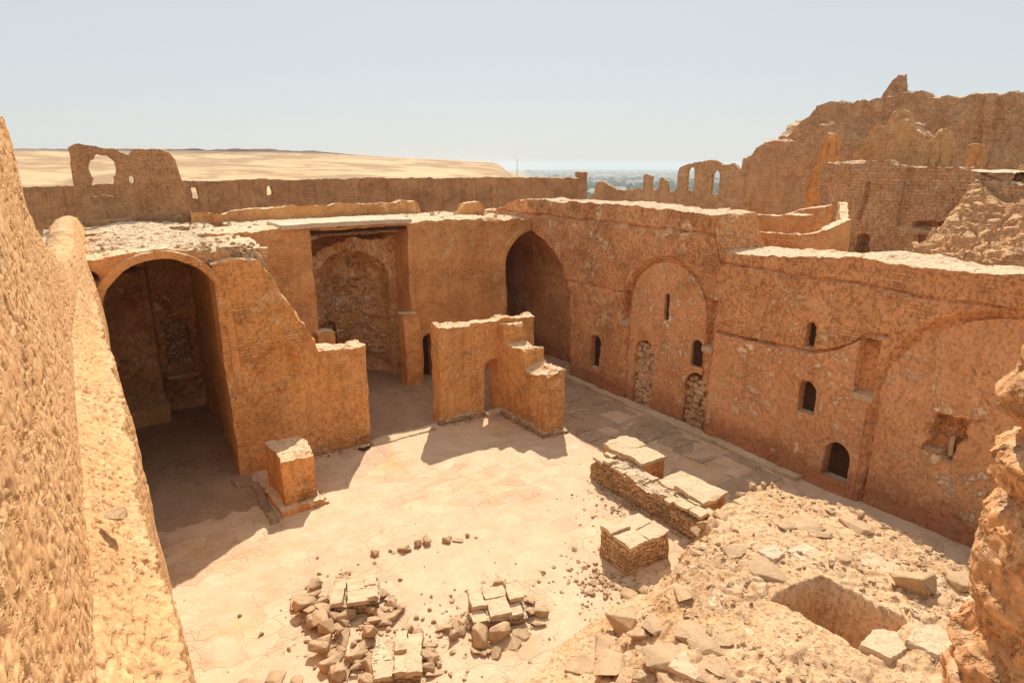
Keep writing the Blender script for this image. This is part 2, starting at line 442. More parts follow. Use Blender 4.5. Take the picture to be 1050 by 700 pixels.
# ------------------------------------------------------------------ courtyard floor and the rubble mound
def mound_z(x, y):
    # distance inside the mound's outline, soft towards the open court, steep along its far and wall sides
    n1 = fbm(x, y, 0 * x, .9, 5, 31, .6) * .75
    left = (x - np.interp(y, [-4, 2, 6.5, 7.4, 8.2, 9.3], [1.9, 2.3, 2.6, 3.0, 4.6, 9.2])) + n1
    back = np.interp(x, [3, 5, 9, 9.3, 11.4, 11.7, 12.5, 13.4, 14.7, 16], [8.1, 8.35, 8.9, 8.5, 8.5, 9.0, 9.35, 9.3, 8.7, 8.2]) - y + n1 * .5
    right = 14.75 + .25 * np.sin(y * 1.3) + n1 * .7 - x
    h = 1.22 * (.16 * sstep(-.05, .25, left) + .84 * sstep(.2, 8.2, left) ** .9) * sstep(0, .42, right) * sstep(-.05, .5 + 2.4 * (1 - sstep(7, 11, x)), back)
    inside = sstep(.02, .3, h)
    z = h + inside * (.13 * fbm(x, y, 0 * x, 1.0, 4, 41, .55) + .035 * fbm(x, y, 0 * x, 5., 3, 43, .6) + .03 * np.clip(fbm(x, y, 0 * x, 11., 2, 47) - .1, 0, 1))
    d1, d2 = vor(x, y, 0 * x, 2.1, 9)
    z = z + inside * .07 * np.clip((d2 - d1) * 5, 0, 1) * (vn(x * .9, y * .9, 0 * x, 77) > 0) + .03 * (vn(np.floor(x * 2.1), np.floor(y * 2.1), 0 * x, 78) > .2) * 0
    # the square pit
    px = np.abs(x - 10.85 + .05 * (y - 5) + .07 * fbm(x, y, 0 * x, 2.2, 4, 3, .6)) - .68
    py = np.abs(y - 4.95 + .10 * (x - 10.8) + .08 * fbm(x, y, 0 * x, 2., 4, 4, .6)) - .82
    d = np.maximum(px, py)
    z = np.where(d < 0.045, z - 1.75 * sstep(.045, -.045, d), z)
    return z, inside
def floor_z(x, y):
    return .035 * fbm(x, y, 0 * x, .35, 3, 21) + .015 * fbm(x, y, 0 * x, 2.2, 3, 22) + .007 * fbm(x, y, 0 * x, 9, 2, 23)
xs, ys = np.arange(-1.2, 19.0, .05), np.arange(-6, 30.2, .06)
X, Y = np.meshgrid(xs, ys, indexing='ij')
mz, ins = mound_z(X, Y)
zf = floor_z(X, Y) + .04
inpit = (np.abs(X - 10.85) < 1.0) & (np.abs(Y - 4.95) < 1.15)
zf = np.where(mz > .05, zf - .12, zf) - 1.1 * inpit
struct('courtyard_floor', grid_geo(X, Y, zf), M_floor)
xs, ys = np.arange(3.2, 15.4, .034), np.arange(-2.5, 10.2, .034)
X, Y = np.meshgrid(xs, ys, indexing='ij')
mz, ins = mound_z(X, Y)
Zm = np.where((mz > .02) | ((np.abs(X - 10.85) < 1.0) & (np.abs(Y - 4.95) < 1.15)), mz + .035, -.15)
g_ = grid_geo(X, Y, Zm)
ok = (np.abs(Zm.ravel()[g_[1]] + .15) > .002).any(1)
struct('mound', (g_[0], g_[1][ok]), M_mound, smooth=True)
def mound_h(x, y):
    z, _ = mound_z(np.array([x]), np.array([y]))
    f = floor_z(np.array([x]), np.array([y])) + .04
    return float(max(z[0] + .035, f[0]))

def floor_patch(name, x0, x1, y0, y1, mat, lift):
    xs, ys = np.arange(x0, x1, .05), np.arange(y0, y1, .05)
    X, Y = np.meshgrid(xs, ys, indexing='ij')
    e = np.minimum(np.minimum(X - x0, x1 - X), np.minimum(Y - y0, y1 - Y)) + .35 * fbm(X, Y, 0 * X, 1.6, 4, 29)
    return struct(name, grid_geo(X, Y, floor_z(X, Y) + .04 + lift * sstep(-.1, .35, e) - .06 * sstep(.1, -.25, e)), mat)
floor_patch('shade_floor', -.6, 3.1, 17.2, 27.0, M_shade_earth, .016)  # brown sheet painting deeper shade on the arched chamber's floor
floor_patch('shade_floor', 3.2, 17.3, 19.75, 28.9, M_shade_earth, .024)  # same painted shade behind the gate and under the apse

# ------------------------------------------------------------------ nave wall (the long wall with niches and blocked doors)
nw_ = thing('nave_wall', (18.4, 12, 0), 'long tall mud brick nave wall with blind arches, small windows and blocked doors', 'wall')
def bump_in(d, depth, soft=.03):            # depth inside a signed distance
    return depth * (1 - sstep(-soft, soft, d))
niche1 = arch_sdf(15.75, 1.95, 4.15, squash=1.0)
niche2 = arch_sdf(4.9, 3.0, 3.2, squash=.98)
OPEN = [  # centre, half width, spring, bottom, depth, (part, material)
    (15.75, .10, 4.75, 3.85, .55, 'lancet_window'), (19.5, .30, 2.1, .95, .6, 'arched_window'), (16.75, .5, 2.3, .0, .3, 'door'),
    (14.2, .24, 3.18, 2.42, .5, 'arched_window'), (14.08, .54, 1.65, .0, .32, 'door'), (10.0, .13, 4.85, 4.2, .5, 'lancet_window'),
    (9.8, .26, 2.92, 2.18, .5, 'arched_window'), (8.63, .37, 1.25, .48, .6, 'arched_window')]
SLOT = [(17.8, .17, 3.42, 4.62, .26), (13.62, .17, 3.35, 5.0, .18), (8.2, .24, 3.3, 4.85, .2)]
def nave_recess(u, z):
    w = np.zeros_like(u)
    # set-back upper course with a ragged line
    n = fbm(u, z * 0, 0 * u, 1.5, 3, 61) * .05
    line = np.interp(u, [-3, 12, 13.4, 13.7, 30], [6.25, 6.3, 6.35, 7.22, 7.25]) + n
    w += -.05 * sstep(-.01, .02, z - line - .05) + .10 * np.exp(-((z - line) / .05) ** 2)
    w += .08 * np.exp(-((z - (4.52 + n)) / .045) ** 2) * sstep(17.5, 18, u)
    # arched niches
    nn = fbm(u, z, 0 * u, 2.2, 3, 62) * .05
    w += .13 * np.exp(-((niche1(u, z) + nn - .06) / .06) ** 2) * sstep(2., 3., z) + .13 * np.exp(-((niche2(u, z) + nn - .06) / .06) ** 2) * sstep(2.8, 3.8, z)
    w += bump_in(niche1(u, z) + nn, .2) * sstep(-.4, .05, z)
    w += bump_in(niche2(u, z) + nn, .2)
    w += .05 * fbm(u, z, 0 * u, 3., 4, 67, .6)
    # plaster left below a swinging line, bare brick above it
    cur = np.interp(u, [7.6, 8.4, 8.9, 9.8, 11.5, 13.3, 13.6], [5.0, 4.9, 4.4, 4.05, 3.92, 3.92, 3.9])
    w += .12 * np.exp(-((z - cur - .05) / .06) ** 2) * sstep(7.7, 7.9, u) * (1 - sstep(13.3, 13.4, u))
    for c, hw, sp, b, dp, _ in OPEN:
        w = np.maximum(w, bump_in(arch_sdf(c, hw, sp, b)(u, z) + nn * .5, dp + (.45 if _ == 'door' else .12), .02) * 1.0) if True else w
    for c, hw, a, b, dp in SLOT:
        w = np.maximum(w, bump_in(box_sdf(c, hw, a, b)(u, z) + nn * .4, dp + .1, .02))
    # the torn window towards the near end
    d = np.maximum(np.abs(u - 6.1 + .25 * (z - 2.75)) - .36, np.abs(z - 2.75) - .55) + fbm(u, z, 0 * u, 3.2, 3, 66) * .16
    w = np.maximum(w, bump_in(d, .55, .03))
    # the vault that springs from the wall at its far end
    edge = np.interp(z, [0, 2.2, 4.0, 5.0, 5.55, 6.1, 6.5], [21.2, 21.2, 21.3, 21.85, 22.4, 23.3, 24.3]) + fbm(z, u * 0, 0 * u, 2.5, 3, 68) * .12
    dep = np.where(z < 5.0, 1.3, np.sqrt(np.maximum(1.5 ** 2 - (z - 5.0) ** 2, 0)) - .2)
    vault = (u > edge) & (z < 6.48) & (u < 29.0)
    w = np.where(vault, np.maximum(dep, 0) * sstep(0, .12, u - edge), w)
    return np.clip(w, -.1, 1.35)
g_ = slab('x', 17.35, -3, 30, prof([(-3, 7.0), (5, 7.04), (9, 7.0), (12, 6.76), (13.25, 6.72), (13.42, 7.1), (13.62, 7.4), (13.75, 7.84), (17.6, 7.95), (22, 7.92), (25.7, 7.85), (26.6, 7.5), (27.5, 7.2), (30, 7.1)], .06, 2.5, 3),
          -.1, 2.1, .045, nave_recess, nw=14, amp=.05, seed=2)
put('wall_masonry', g_, M_nave, nw_)
for c, hw, sp, b, dp, nm in OPEN:
    rub = nm == 'door'
    f = lambda u, c=c, hw=hw, sp=sp: sp + np.sqrt(np.maximum((hw * .97) ** 2 - (u - c) ** 2, 0)) - .004
    plane = 17.35 + (dp if rub else .28)
    if rub: f = lambda u, f0=f, sp=sp: np.minimum(f0(u), sp + .16 + .1 * fbm(u, 0 * u, 0 * u, 4., 3, 8))
    g_ = slab('x', plane, c - hw * .96, c + hw * .96, f, b, .3, .04, nw=2, amp=.015, seed=int(c * 9), lump=0)
    if rub:
        rb_ = random.Random(int(c * 10)); Vs, Fs, n_ = [g_[0] + [.12, 0, 0]], [g_[1]], len(g_[0]); zc = b
        while zc < sp + .2:
            hh = rb_.uniform(.11, .2); yc = c - hw
            wmax = hw if zc + hh / 2 < sp else math.sqrt(max(hw ** 2 - (zc + hh / 2 - sp) ** 2, .01))
            yc = c - wmax
            while yc < c + wmax - .05:
                ww = min(rb_.uniform(.13, .34), c + wmax - yc)
                V, F = block(plane + .1 + rb_.uniform(-.03, .04), yc + ww / 2, zc, .24, max(ww - .015, .05), hh - .012, res=.06, amp=.05, seed=rb_.randrange(999))
                Vs.append(V); Fs.append(F + n_); n_ += len(V); yc += ww
            zc += hh
        g_ = (np.concatenate(Vs), np.concatenate(Fs))
    o = put('blocked_door' if rub else nm, g_, M_fill if rub else M_dark, nw_)  # window panels are near-black to paint the shade inside
    if rub: o['label'] = 'arched doorway blocked with rubble'
def cut(c, hw, sp, b): return arch_sdf(c, hw + .02, sp, b)
h1 = [cut(c, hw, sp_, b) for c, hw, sp_, b, _, _ in OPEN[:1] + OPEN[2:3] + OPEN[3:5]]
n1o = lambda u, z: np.minimum.reduce([f(u, z) for f in h1])
put('blind_arch_plaster', slab('x', 17.50, 13.9, 17.6, lambda u: 4.15 + np.sqrt(np.maximum(1.86 ** 2 - (u - 15.75) ** 2, 0)), -.05, .12, .045, lambda u, z: .04 * fbm(u, z, 0 * u, 2.5, 4, 81, .6), hole=n1o, nw=3, amp=.03, seed=82, lump=.3), M_niche, nw_)
d6 = lambda u, z: np.minimum(np.maximum(np.abs(u - 6.1 + .25 * (z - 2.75)) - .40, np.abs(z - 2.75) - .6) + fbm(u, z, 0 * u, 3.2, 3, 66) * .16, 9)
put('blind_arch_plaster', slab('x', 17.50, 2.2, 7.78, lambda u: 3.2 + .98 * np.sqrt(np.maximum(2.9 ** 2 - (u - 4.9) ** 2, 0)), -.05, .12, .045, lambda u, z: .04 * fbm(u, z, 0 * u, 2.5, 4, 83, .6), hole=d6, nw=3, amp=.03, seed=84, lump=.3), M_niche, nw_)
h2 = [cut(c, hw, sp_, b) for c, hw, sp_, b, _, _ in OPEN[6:8]] + [lambda u, z: np.minimum.reduce([np.abs(u - 8.2) - .27 + np.maximum(3.28 - z, 0) * 9, 9 + 0 * u])]
coat_top = lambda u: np.interp(u, [8.0, 8.42, 8.9, 9.8, 11.5, 13.3, 13.6], [4.9, 4.85, 4.4, 4.05, 3.92, 3.92, 3.9]) + fbm(u, 0 * u, 0 * u, 1.5, 3, 61) * .05
put('plaster_coat', slab('x', 17.285, 8.02, 13.36, coat_top, -.05, .09, .045, lambda u, z: .05 * fbm(u, z, 0 * u, 2.2, 4, 85, .6), hole=lambda u, z: np.minimum.reduce([f(u, z) for f in h2]), nw=3, amp=.035, seed=86, lump=.3), M_niche, nw_)
for k, (c, hw, a, b, dp) in enumerate(SLOT):
    put('window_sill', block(17.35 + .06, c, a - .2, .26, hw * 2 + .1, .17, seed=50 + k, amp=.015), M_flag, nw_)
put('stone_chip', block(17.75, 5.98, 2.22, .25, .1, .55, rz=.2, seed=71, amp=.03), M_flag, nw_)
# narrow kerb at the foot of the nave wall
g_ = slab('x', 16.98, 9.6, 21.2, prof([(9, .16), (22, .16)], .05, 1.8, 9), -.05, .45, .06, nw=5, amp=.035, seed=19)
put('foot_kerb', g_, M_flag, nw_)

# ------------------------------------------------------------------ sanctuary block with its chambers
sa = thing('sanctuary_building', (7.5, 24.5, 0), 'flat roofed mud brick sanctuary with arched chamber, open apse recess and broken vault', 'building')
A_C, A_R, A_S = 1.42, 1.5, 5.50
def arch_rec(u, z):
    d = arch_sdf(A_C, A_R + .2, A_S)(u, z)
    w = .10 * sstep(-.02, .02, d)
    w = np.maximum(w, bump_in(np.sqrt(((u + .52) / .5) ** 2 + ((z - 6.55) / .26) ** 2) - 1, .7, .12))
    return w + .16 * sstep(-.02, .05, -u - .5) * 0
g_ = slab('y', 19.6, -1.5, 3.55, prof([(-1.5, 7.0), (-.6, 7.02), (.2, 7.14), (1.4, 7.27), (2.4, 7.12), (3.55, 6.95)], .06, 3, 5), -.1, .95, .035, arch_rec,
          hole=arch_sdf(A_C, A_R, A_S), nw=12, amp=.05, seed=4)
put('arch_wall', g_, M_wall, sa)
def barrel(xc, R, spring, y0, y1, res, amp, seed, bot=0., left=True, right=True):
    n1 = int((spring - bot) / res); n2 = int(math.pi * R / res)
    a = np.linspace(math.pi, 0, n2)
    px = np.concatenate([np.full(n1, xc - R), xc + R * np.cos(a), np.full(n1, xc + R)])
    pz = np.concatenate([np.linspace(bot, spring, n1, endpoint=False), spring + R * np.sin(a), np.linspace(spring, bot, n1 + 1)[1:]])
    ys = np.linspace(y0, y1, max(3, int((y1 - y0) / res)))
    Xg, Yg = np.meshgrid(px, ys, indexing='ij'); Zg = np.repeat(pz[:, None], len(ys), 1)
    V, F = grid_geo(Xg, Yg, Zg)
    return shake(V, amp, seed), F
put('chamber_vault', barrel(A_C, A_R + .02, A_S, 20.4, 26.9, .06, .05, 6), M_vault, sa)
def apse_rec(u, z):
    w = .55 * sstep(1.42, 1.5, u)                                            # the wall steps back past its middle
    w = np.maximum(w, bump_in(arch_sdf(2.2, .42, 3.3, 1.9)(u, z), .75, .04) * 1.35)
    d = np.maximum(np.abs(u - .75) - .33, np.abs(z - 6.15) - .42) + .1 * fbm(u, z, 0 * u, 3, 2, 4)
    w = np.maximum(w, bump_in(d, .9, .05))
    return w + .14 * fbm(u, z, 0 * u, 1.8, 3, 44)
put('apse_wall', slab('y', 26.2, -.3, 3.2, 7.2, -.1, 1.6, .04, apse_rec, nw=3, amp=.05, seed=7), M_fresco, sa)
put('rubble_infill', slab('y', 26.98, 1.8, 2.6, lambda u: 3.3 + np.sqrt(np.maximum(.4 ** 2 - (u - 2.2) ** 2, 0)), 1.9, .2, .04, nw=2, amp=.04, seed=8, lump=0), M_infill, sa)
put('stone_bench', block(.75, 25.9, 0, 1.5, .7, .75, seed=9, amp=.04), M_vault, sa)
put('stone_sill', block(2.2, 26.5, 1.5, 1.1, .4, .12, seed=10, amp=.03), M_flag, sa)
tag(put('stone', block(.72, 26.35, 5.85, .25, .2, .35, rz=.3, seed=12, amp=.04), M_white), 'pale stone standing in the small dark window high in the arched chamber', 'stone', kind='thing')

# central wall with the tall recess
def back_rec(u, z):
    w = bump_in(arch_sdf(11.9, .29, 1.85, .0)(u, z), .8, .03)
    w = w - .28 * (1 - sstep(-.03, .03, np.abs(u - 15.25) - .55)) * sstep(7.3, 7.0, z)
    w = w + .06 * sstep(-.03, .03, z - 2.35 - .1 * fbm(u, z * 0, 0 * u, 1.2, 3, 3)) * sstep(11.3, 11.4, u)
    return w
rec = box_sdf(9.07, 2.03, -9, 7.0)
g_ = slab('y', 24.5, 3.2, 15.95, prof([(3.2, 7.1), (6.8, 7.16), (7, 7.14), (11.2, 7.14), (12.4, 7.16), (14, 7.12), (15, 7.2), (15.95, 7.0)], .05, 3, 11), -.1, 2.2, .045, back_rec, hole=rec, nw=36, amp=.05, seed=13)
put('recess_wall', g_, M_wall, sa)
put('doorway_shade', slab('y', 25.2, 11.62, 12.18, lambda u: 1.83 + np.sqrt(np.maximum(.28 ** 2 - (u - 11.9) ** 2, 0)), 0, .2, .05, nw=2, amp=.0, lump=0), M_dark, sa)  # near-black panel paints the shade within the doorway
def conch_rec(u, z):
    R, c, sp = 1.68, 9.05, 4.35
    d2 = R ** 2 - (u - c) ** 2 - np.maximum(z - sp, 0) ** 2 + .5 * fbm(u, z, 0 * u, 1.5, 4, 50, .6)
    w = np.sqrt(np.maximum(d2, 0)) * 1.0
    w = w + (.30 * fbm(u, z, 0 * u, 1.6, 4, 51, .65) + .24 * np.abs(fbm(u, z, 0 * u, 2.8, 4, 52, .6))) * (d2 > 0)
    k = (np.floor((z - .4 * fbm(u, z, 0 * u, .8, 3, 2)) / .9) % 2)
    w = w - .12 * k * (d2 > .2)
    w = np.maximum(w, bump_in(arch_sdf(8.3, .38, 2.3, .0)(u, z), 1.9, .04))
    return np.maximum(w, -.12)
put('apse_conch', slab('y', 25.95, 6.7, 11.5, prof([(6.7, 5.3), (7.2, 5.7), (7.9, 6.15), (8.5, 6.4), (9.2, 6.5), (10.0, 6.4), (10.6, 6.3), (11.5, 6.6)], .18, 2, 6), -.1, 2.6, .045, conch_rec, nw=10, amp=.09, seed=14), M_conch, sa)
put('pilaster', block(10.95, 24.42, 0, .75, .6, 3.35, seed=15, amp=.06), M_wall, sa)
put('pilaster', block(7.25, 24.55, 0, .7, .7, 2.95, seed=16, amp=.06), M_wall, sa)
put('roof_lintel', block(8.6, 25.5, 7.13, 5.3, 2.3, .17, seed=17, amp=.02, res=.09), M_white, sa)
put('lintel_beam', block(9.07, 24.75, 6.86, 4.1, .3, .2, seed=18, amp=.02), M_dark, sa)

# broken barrel vault beside the nave wall
V_C, V_R, V_S = 17.35, 1.47, 5.0
g_ = slab('y', 24.2, 15.45, 17.3, prof([(15.4, 7.05), (16.3, 7.1), (17.3, 6.95)], .06, 3, 21), -.1, .9, .035, lambda u, z: .07 * sstep(-.02, .02, arch_sdf(V_C, V_R + .2, V_S)(u, z)), hole=arch_sdf(V_C, V_R, V_S), nw=10, amp=.05, seed=22)
put('vault_front', g_, M_wall, sa)
V, F = barrel(V_C, V_R + .02, V_S, 24.9, 29.2, .06, .05, 23)
put('aisle_vault', (V, F), M_vault, sa)
put('aisle_end_wall', slab('y', 28.9, 15.6, 19.0, 7.0, -.1, .5, .06, lambda u, z: bump_in(arch_sdf(17.5, .4, 4.6, 3.6)(u, z), .3, .04) + .1 * fbm(u, z, 0 * u, 1.5, 3, 7), nw=2, amp=.06, seed=24), M_fresco, sa)

# roofs: rough earth, a little higher over the vaults
def roof(x0, x1, y0, y1, zf_, res=.06):
    xs, ys = np.arange(x0, x1 + res, res), np.arange(y0, y1 + res, res)
    X, Y = np.meshgrid(xs, ys, indexing='ij')
    Z = zf_(X, Y)
    edge = np.minimum(np.minimum(X - x0, x1 - X), np.minimum(Y - y0, y1 - Y))
    Z = Z + .05 * fbm(X, Y, 0 * X, 1.4, 4, 71) + .045 * fbm(X, Y, 0 * X, 6., 3, 72) - .35 * (1 - sstep(0, .14, edge))
    da = (X - A_C) / 1.6
    Z = np.where((Y < 21.2) & (np.abs(da) < 1), np.maximum(Z, A_S + 1.6 * np.sqrt(np.maximum(1 - da ** 2, 0)) + .03), Z)
    return grid_geo(X, Y, Z)
def roof_left(X, Y):
    z = 7.05 + .26 * np.exp(-((X - A_C) / 1.3) ** 2) + .012 * (Y - 20)
    d1, d2 = vor(X, Y, 0 * X, 5, 3)
    z = z + .12 * np.clip(1 - 2 * d1, 0, 1) * sstep(22.8, 20.5, Y) * (vn(X * 1.2, Y * 1.2, 0 * X, 5) > -.2)
    z = z - .10 + .10 * fbm(X, Y, 0 * X, 2.2, 4, 75, .6)
    z = z - .55 * sstep(.25, -.25, 4.2 - X + .5 * fbm(X, Y, 0 * X, 1.4, 4, 76, .6)) * sstep(24.4, 23.5, Y)
    return z - .5 * np.exp(-(((X + .05) / .42) ** 2 + ((Y - 19.9) / .5) ** 2) ** 2)
put('earth_roof', roof(-1.6, 4.4, 19.68, 29.6, roof_left, .05), M_roof, sa)
put('side_wall', block(3.95, 22.5, 0, 1.05, 4.3, 7.0, seed=180, amp=.07, res=.07), M_wall, sa)
put('earth_roof', roof(4.6, 15.7, 25.0, 29.6, lambda X, Y: 7.06 + .01 * (Y - 25)), M_roof, sa)
put('earth_roof', roof(15.6, 17.6, 25.0, 29.6, lambda X, Y: 6.7 + .35 * sstep(15.4, 16.6, X)), M_roof, sa)
for k, (x, y, s) in enumerate([(-.3, 19.75, .12), (.0, 20.2, .2), (2.6, 20.2, .3), (3.0, 20.0, .34), (3.25, 19.95, .42), (2.75, 19.85, .26), (3.5, 20.3, .3)]):
    put('loose_masonry', block(x, y, 6.75 if k > 1 else 6.6, s * 1.3, s, s, rz=k * .8, seed=80 + k, amp=.06, res=.05), M_roof, sa)
# arch ring of the chamber
def ring(xc, R, spring, y0, d, w, bot, amp, seed):
    n1 = 60; a = np.linspace(math.pi, 0, 90)
    cx_ = np.concatenate([np.full(n1, -1.), np.cos(a), np.full(n1, 1.)]); cz = np.concatenate([np.zeros(n1), np.sin(a), np.zeros(n1)])
    bz = np.concatenate([np.linspace(bot, spring, n1), np.full(90, spring), np.linspace(spring, bot, n1)])
    sec = [(0, d), (0, 0), (w / 2, -.01), (w, 0), (w, d)]
    X = np.stack([xc + cx_ * (R + o) for o, _ in sec], 1); Z = np.stack([bz + cz * (R + o) for o, _ in sec], 1)
    Yg = np.stack([np.full(len(cx_), y0 + q) for _, q in sec], 1)
    V, F = grid_geo(X, Yg, Z)
    return shake(V, amp, seed), F
put('arch_ring', ring(A_C, A_R + .01, A_S, 19.5, .2, .2, 2.5, .05, 26), M_wall, sa)

# ------------------------------------------------------------------ spur wall, pier, gate
sp = thing('spur_wall', (5, 20, 0), 'stepped ruined brick wall standing to the right of the large arched chamber', 'wall')
def spur_rec(u, z):
    w = bump_in(np.sqrt(((u - 4.15) / .62) ** 2 + ((z - 3.3) / .75) ** 2) - 1 + .5 * fbm(u, z, 0 * u, 1.8, 3, 8), .16, .25)
    w = w + .035 * fbm(u, z, 0 * u, 2.5, 4, 9, .6)
    w = w + .07 * np.clip(fbm(u, z, 0 * u, 4., 3, 10), 0, 1) * sstep(1.6, 1.0, z)
    return w
put('wall_masonry', slab('y', 19.52, 2.75, 7.1, prof([(2.7, 6.75), (3.3, 6.86), (3.95, 6.78), (4.15, 6.5), (4.4, 6.05), (4.6, 5.5), (4.95, 5.0), (5.2, 4.6), (5.45, 4.05), (5.5, 3.62), (7.1, 3.58)], .08, 3.2, 12), -.05, .95, .035, spur_rec, nw=14, amp=.06, lump=1.5, seed=27), M_brick, sp)
g_ = block(6.72, 19.15, .02, .34, .22, .2, rz=.5, seed=29, amp=.08, res=.03)
o = put('boulder', g_, M_dark, None, True); tag(o, 'small dark rounded boulder at the foot of the stepped wall by the lit step', 'boulder', kind='thing')

pr = thing('square_pier', (3.85, 17.5, 0), 'square brick pier with a flat sunlit top in front of the stepped wall', 'pier')
put('pier_shaft', block(3.85, 17.5, 0, .92, 1.65, 1.52, rz=.02, res=.035, amp=.065, seed=30, lump=1.2), M_brick, pr)
put('pier_footing', block(3.82, 17.3, 0, 1.2, 2.0, .17, rz=.02, res=.05, amp=.07, seed=31), M_brick, pr)
kb = []
pts = [(2.55, 19.3), (2.62, 18.85), (3.0, 18.7), (3.05, 18.2), (2.98, 17.2), (3.02, 16.2)]
for (xa, ya), (xb, yb) in zip(pts, pts[1:]):
    L = math.hypot(xb - xa, yb - ya)
    kb.append(block((xa + xb) / 2, (ya + yb) / 2, 0, L + .16, .22, .13, rz=math.atan2(yb - ya, xb - xa), res=.05, amp=.05, seed=33))
V = np.concatenate([k[0] for k in kb]); o_ = np.cumsum([0] + [len(k[0]) for k in kb][:-1]); F = np.concatenate([k[1] + a for k, a in zip(kb, o_)])
o = put('mud_kerb', (V, F), M_shade_earth, None, True); tag(o, 'low curving mud kerb on the floor beside the square pier', 'kerb', kind='thing')

st = slab('y', 19.22, 7.05, 9.5, prof([(7, .13), (9.5, .12)], .03, 3, 2), -.02, .42, .05, nw=6, amp=.03, seed=34)
V = st[0].copy(); o = put('stone_step', (V, st[1]), M_flag, None); tag(o, 'long pale stone step lying sunlit between stepped wall and gate wall', 'step', kind='thing')

ga = thing('gate_wall', (12, 19.6, 0), 'freestanding brick gate wall with a small arched doorway and stepped buttress', 'wall')
put('wall_masonry', slab('y', 19.6, 9.9, 14.15, prof([(9.9, 3.78), (10.6, 3.74), (12.85, 3.78), (12.95, 3.72), (14.2, 3.62)], .05, 3, 13), -.05, .6, .035, None, hole=arch_sdf(12.13, .31, 1.97), nw=9, amp=.06, lump=1.5, seed=35), M_brick, ga)
put('stepped_buttress', slab('x', 12.5, 16.62, 19.62, prof([(16.6, 2.28), (17.95, 2.3), (18.0, 2.75), (18.1, 2.85), (19.05, 2.9), (19.1, 3.3), (19.16, 3.62), (19.65, 3.6)], .05, 3, 14), -.05, .88, .035, None, nw=14, amp=.065, lump=1.6, seed=36), M_brick, ga)
put('door_step', block(12.15, 19.35, 0, .8, .4, .16, seed=37, amp=.03), M_flag, ga)
put('wall_footing', slab('y', 19.46, 9.8, 11.75, prof([(9.8, .2), (11.8, .22)], .12, 3, 15), -.02, .2, .05, nw=4, amp=.05, seed=38), M_rubble, ga)
put('wall_footing', slab('x', 12.3, 16.45, 19.2, prof([(16.4, .24), (19.2, .25)], .14, 3, 16), -.02, 1.15, .05, nw=8, amp=.06, seed=39), M_rubble, ga)

def cracked_top(cx, cy, z0, sx, sy, h, rz, nx, ny, seed, gap=.03, miss=0):
    r_ = random.Random(seed); Vs, Fs, n = [], [], 0
    xs = [0] + sorted((i + r_.uniform(-.22, .22)) / nx for i in range(1, nx)) + [1]
    c, s = math.cos(rz), math.sin(rz); k = 0
    for i in range(nx):
        ys = [0] + sorted((j + r_.uniform(-.25, .25)) / ny for j in range(1, ny)) + [1]
        for j in range(ny):
            if r_.random() < miss: continue
            lx, ly = ((xs[i] + xs[i + 1]) / 2 - .5) * sx, ((ys[j] + ys[j + 1]) / 2 - .5) * sy
            V, F = block(cx + lx * c - ly * s, cy + lx * s + ly * c, z0 + r_.uniform(-.02, .015), (xs[i + 1] - xs[i]) * sx - gap, (ys[j + 1] - ys[j]) * sy - gap, h, rz=rz + r_.uniform(-.07, .07), res=.035, amp=.045, seed=seed + k)
            Vs.append(V); Fs.append(F + n); n += len(V); k += 1
    return np.concatenate(Vs), np.concatenate(Fs)

# ------------------------------------------------------------------ low masonry in the court
lw = thing('low_rubble_wall', (12.2, 11, 0), 'low rubble stone wall running along the court beside the rubble mound', 'wall')
put('wall_masonry', slab('x', 11.82, 8.9, 13.35, prof([(8.9, .66), (10, .74), (13, .76), (13.35, .55)], .04, 3, 17), -.05, .62, .035, lambda u, z: .06 - .12 * np.clip((lambda d: d[1] - d[0])(vor(u, z * 1.4, 0 * u, 5.5, 6)), 0, .6), nw=10, amp=.07, seed=40, lump=1.6), M_rubble, lw)
put('capping', cracked_top(12.13, 11.1, .735, .66, 4.2, .08, 0, 2, 10, 171, .03, .12), M_flag, lw)
for k, (x, y, sx_, sy_, h, lb) in enumerate([(12.98, 12.6, 1.0, 1.62, .98, 'reddish brick platform with flat pale top at the far end of the low rubble wall'), (12.8, 10.2, .9, 1.6, .92, 'reddish brick platform with flat pale top beside the near end of the low rubble wall')]):
    t = thing('brick_platform', (x, y, 0), lb, 'platform', 'brick platforms behind the low rubble wall')
    put('brick_body', block(x, y, 0, sx_, sy_, h - .12, res=.05, amp=.035, seed=90 + k), M_brick, t)
    put('top_slab', cracked_top(x, y, h - .1, sx_ + .06, sy_ + .06, .10, 0, 1, 2, 94 + 9 * k, .008), M_flag, t)
t = thing('square_pedestal', (10.1, 9.6, 0), 'square masonry pedestal with flat cracked top at the edge of the mound', 'pedestal')
put('pedestal_body', block(10.1, 9.62, 0, 1.36, 1.02, .72, res=.045, amp=.045, seed=97), M_rubble, t)
put('top_slab', cracked_top(10.1, 9.62, .72, 1.4, 1.06, .10, 0, 2, 2, 98, .01), M_flag, t)

